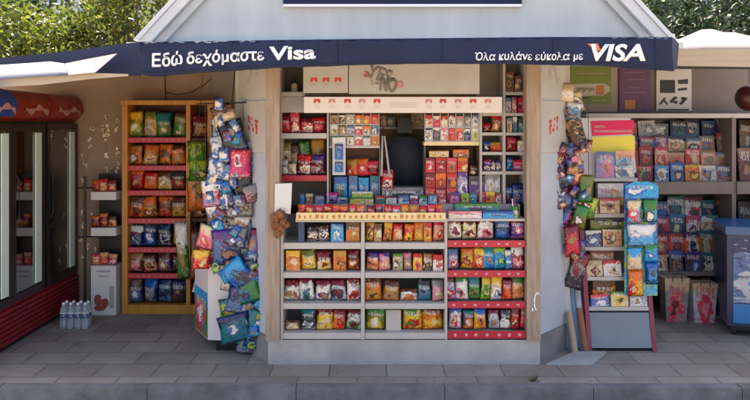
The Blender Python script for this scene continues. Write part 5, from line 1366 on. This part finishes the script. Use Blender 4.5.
tiers = [(121, 137, 1.62, 'top step', ['charcoal/navy/steel', 'navy/charcoal/grey', 'tan/brown/navy', 'silver/white/grey', 'charcoal/grey/white', 'navy/charcoal/teal', 'steel/navy/charcoal', 'charcoal/steel/blue', 'navy/steel/grey']),
         (136, 152, 1.55, 'second step', None), (150, 166, 1.48, 'third step', ['beige/tan/red', 'tan/peach/orange', 'red/maroon/orange', 'maroon/red/tan', 'peach/rose/red', 'tan/beige/rose', 'red/rose/beige', 'peach/tan/grey', 'beige/steel/tan']),
         (164, 182, 1.4, 'front step', ['maroon/brown/red', 'brown/maroon/tan', 'red/maroon/rose', 'maroon/rose/charcoal', 'blue/cyan/white', 'steel/blue/navy', 'orange/yellow/brown', 'silver/white/navy', 'grey/steel/maroon']),
         (200, 221, 1.6, 'fifth step', None), (217, 237, 1.52, 'sixth step', None), (234, 255, 1.45, 'seventh step', None), (252, 272, 1.38, 'lowest step', None)]
for ti, (t_, b_, yy, nm, sp_) in enumerate(tiers):   # each magazine leans a little differently
    its = []
    for q in range(9):
        a = 592 + q * 15.7
        s_ = sp_[q] if sp_ else '/'.join(rm.sample(cols if ti < 4 else ['navy', 'maroon', 'red', 'brown', 'orange', 'blue', 'rose', 'tan', 'purple', 'white', 'teal', 'charcoal'], 3))
        its.append(('mag', a + rm.uniform(-2, 1), t_ + rm.uniform(-3.5, 3), a + 15.5 + rm.uniform(-2, 3), s_))
    base_y = yy; zt_ = Z(b_, yy)
    row(nm + ' of dim right shelves', yy, zt_, its, G, lean=-.12)
    if nm not in ('front step', ) and ti != 7:
        ob('step', MB().box(MX0 + .042, MXD - .002, yy - .004, yy + .06, zt_ - .02, zt_), M['cream_strip' if ti > 3 else 'shelf_dark'], ms)
for ti, (t_, b_, yy) in enumerate(((120, 150, 1.6), (148, 182, 1.45), (202, 236, 1.58), (234, 272, 1.42))):
    zt_ = Z(b_, yy)
    if ti != 1: ob('step', MB().box(MXD + .042, MX1 - .042, yy - .004, yy + .06, zt_ - .02, zt_), M['shelf_dark'], ms)
    row(['top', 'second', 'third', 'lowest'][ti] + ' step, far right bay', yy, zt_, [('mag', 740 + q * 16, t_, 755 + q * 16, ['tan/brown/grey', 'maroon/tan/brown', 'charcoal/brown/tan', 'brown/charcoal/maroon'][ti] if q == 0 else 'grey/charcoal/tan') for q in range(2)], G, lean=-.12)
# paper bags on the floor
G = 'printed paper bags under the right shelves'
for q, (a, b, tp_, spc, tl) in enumerate(((664, 689, 278, 'grey/beige/rose/maroon', 'wider grey paper bag with rose print on the floor under the dim shelves'), (692, 717, 283, 'silver/beige/rose/pink', 'narrow pale paper bag with pink print on the floor beside the blue freezer'))):
    y_ = 1.2 - .05 * q
    g_ = thing('paper_bag', (X((a + b) / 2, y_), y_ + .07, 0), tl, 'paper bag', G)
    w = (X(b, y_) - X(a, y_)) / 2; cx = X((a + b) / 2, y_); h = Z(tp_, y_)
    ob('bag_body', MB().hexa([(cx - w * .8, y_, 0), (cx + w * .8, y_, 0), (cx + w * .8, y_ + .13, 0), (cx - w * .8, y_ + .13, 0), (cx - w, y_ - .02, h), (cx + w, y_ - .02, h), (cx + w, y_ + .14, h), (cx - w, y_ + .14, h)]), pmat(spc, 'mag', 1), g_)
    ob('handle', MB().tube([(cx - w * .4, y_ - .018, h - .03), (cx - w * .3, y_ - .03, h + .05), (cx + w * .3, y_ - .03, h + .05), (cx + w * .4, y_ - .018, h - .03)], .005, 6), M['cord'], g_)
# ice cream chest freezer
fy = .75
fz = thing('chest_freezer', (2.95, 1.1, 0), 'dark blue chest freezer with frosty blue picture panels at the right edge', 'freezer')
fx0 = X(727, fy); fx1 = fx0 + 1.2
FA = math.radians(-16)
def turn(c):
    dx, dy = c.x - fx0, c.y - fy
    return Vector((fx0 + dx * math.cos(FA) - dy * math.sin(FA), fy + dx * math.sin(FA) + dy * math.cos(FA), c.z))
fm = mat('freezer_navy', (26, 40, 78), .35, .15, 3)
ob('body', MB().hexa([(fx0, fy, .09), (fx1, fy, .09), (fx1, fy + .6, .09), (fx0, fy + .6, .09), (fx0, fy, .9), (fx1, fy, .9), (fx1, fy + .6, .9), (fx0, fy + .6, .9)]).bevel(.02, 2).bend(turn), fm, fz)
ob('lid', MB().box(fx0 - .015, fx1 + .015, fy - .015, fy + .615, .901, .97).bevel(.018, 2).bend(turn), mat('freezer_lid', (38, 84, 130), .3, .1, 3), fz)
ob('picture_panel', MB().box(fx0 + .05, fx1 - .05, fy - .006, fy - .0005, .3, .86).bend(turn), pmat('steel/navy/silver/cyan', 'toy', 1), fz)
ob('lower_panel', MB().box(fx0 + .05, fx1 - .05, fy - .006, fy - .0005, .12, .29).bend(turn), mat('freezer_cyan', (30, 110, 168), .35, .1), fz)
ob('side_panel', MB().box(fx0 - .005, fx0 - .0005, fy + .05, fy + .55, .2, .8).bend(turn), mat('freezer_side', (30, 44, 80), .4, .3, 6), fz)
ob('grille', MB().box(fx0 + .03, fx1 - .03, fy + .01, fy + .59, .05, .089).bend(turn), M['black_metal'], fz)
for xx in (fx0 + .07, fx1 - .07):
    for y_ in (fy + .07, fy + .53):
        ob('castor', MB().tube([(xx - .012, y_, .026), (xx + .012, y_, .026)], .026, 12).bend(turn), M['black_metal'], fz)
# beach ball hanging at right edge
bl = thing('beach_ball', (X(748, .9), .9, Z(110, .9)), 'red white and green inflatable ball hanging under the right canopy', 'ball')
c = P(749, 98, .9); R_ = .12
for q in range(6):
    mb = MB(); rows = []
    for j in range(11):
        ph = -PI / 2 + PI * j / 10; r_ = []
        for i in range(6):
            th = (q + i / 5) * PI / 3 + .3
            r_.append(c + Vector((R_ * math.cos(ph) * math.cos(th), R_ * math.cos(ph) * math.sin(th), R_ * math.sin(ph))))
        rows.append(r_)
    mb.sheet(rows); bmesh.ops.remove_doubles(mb.bm, verts=mb.bm.verts[:], dist=1e-4)
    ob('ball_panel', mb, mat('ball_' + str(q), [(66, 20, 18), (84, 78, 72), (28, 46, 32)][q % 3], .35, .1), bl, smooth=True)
ob('hang_cord', MB().tube([c + Vector((0, 0, R_)), c + Vector((0, 0, .45))], .003, 5), M['cord'], bl)
# little weed at the kerb joint
wd = MB(); rr = random.Random(2)
for q in range(14):
    a = rr.uniform(0, 2 * PI); l = rr.uniform(.02, .06); b0 = Vector((X(537, -.5) + rr.uniform(-.02, .02), -.37, 0.002))
    e = b0 + Vector((math.cos(a) * l * .6, math.sin(a) * l * .3, l))
    wd.prism([b0, b0 + Vector((.006, 0, 0)), e], (0, .001, 0))
ob('weed', wd, LEAF['mid'], None, 'tiny green weed growing in the kerb joint below the right pillar', 'weed')
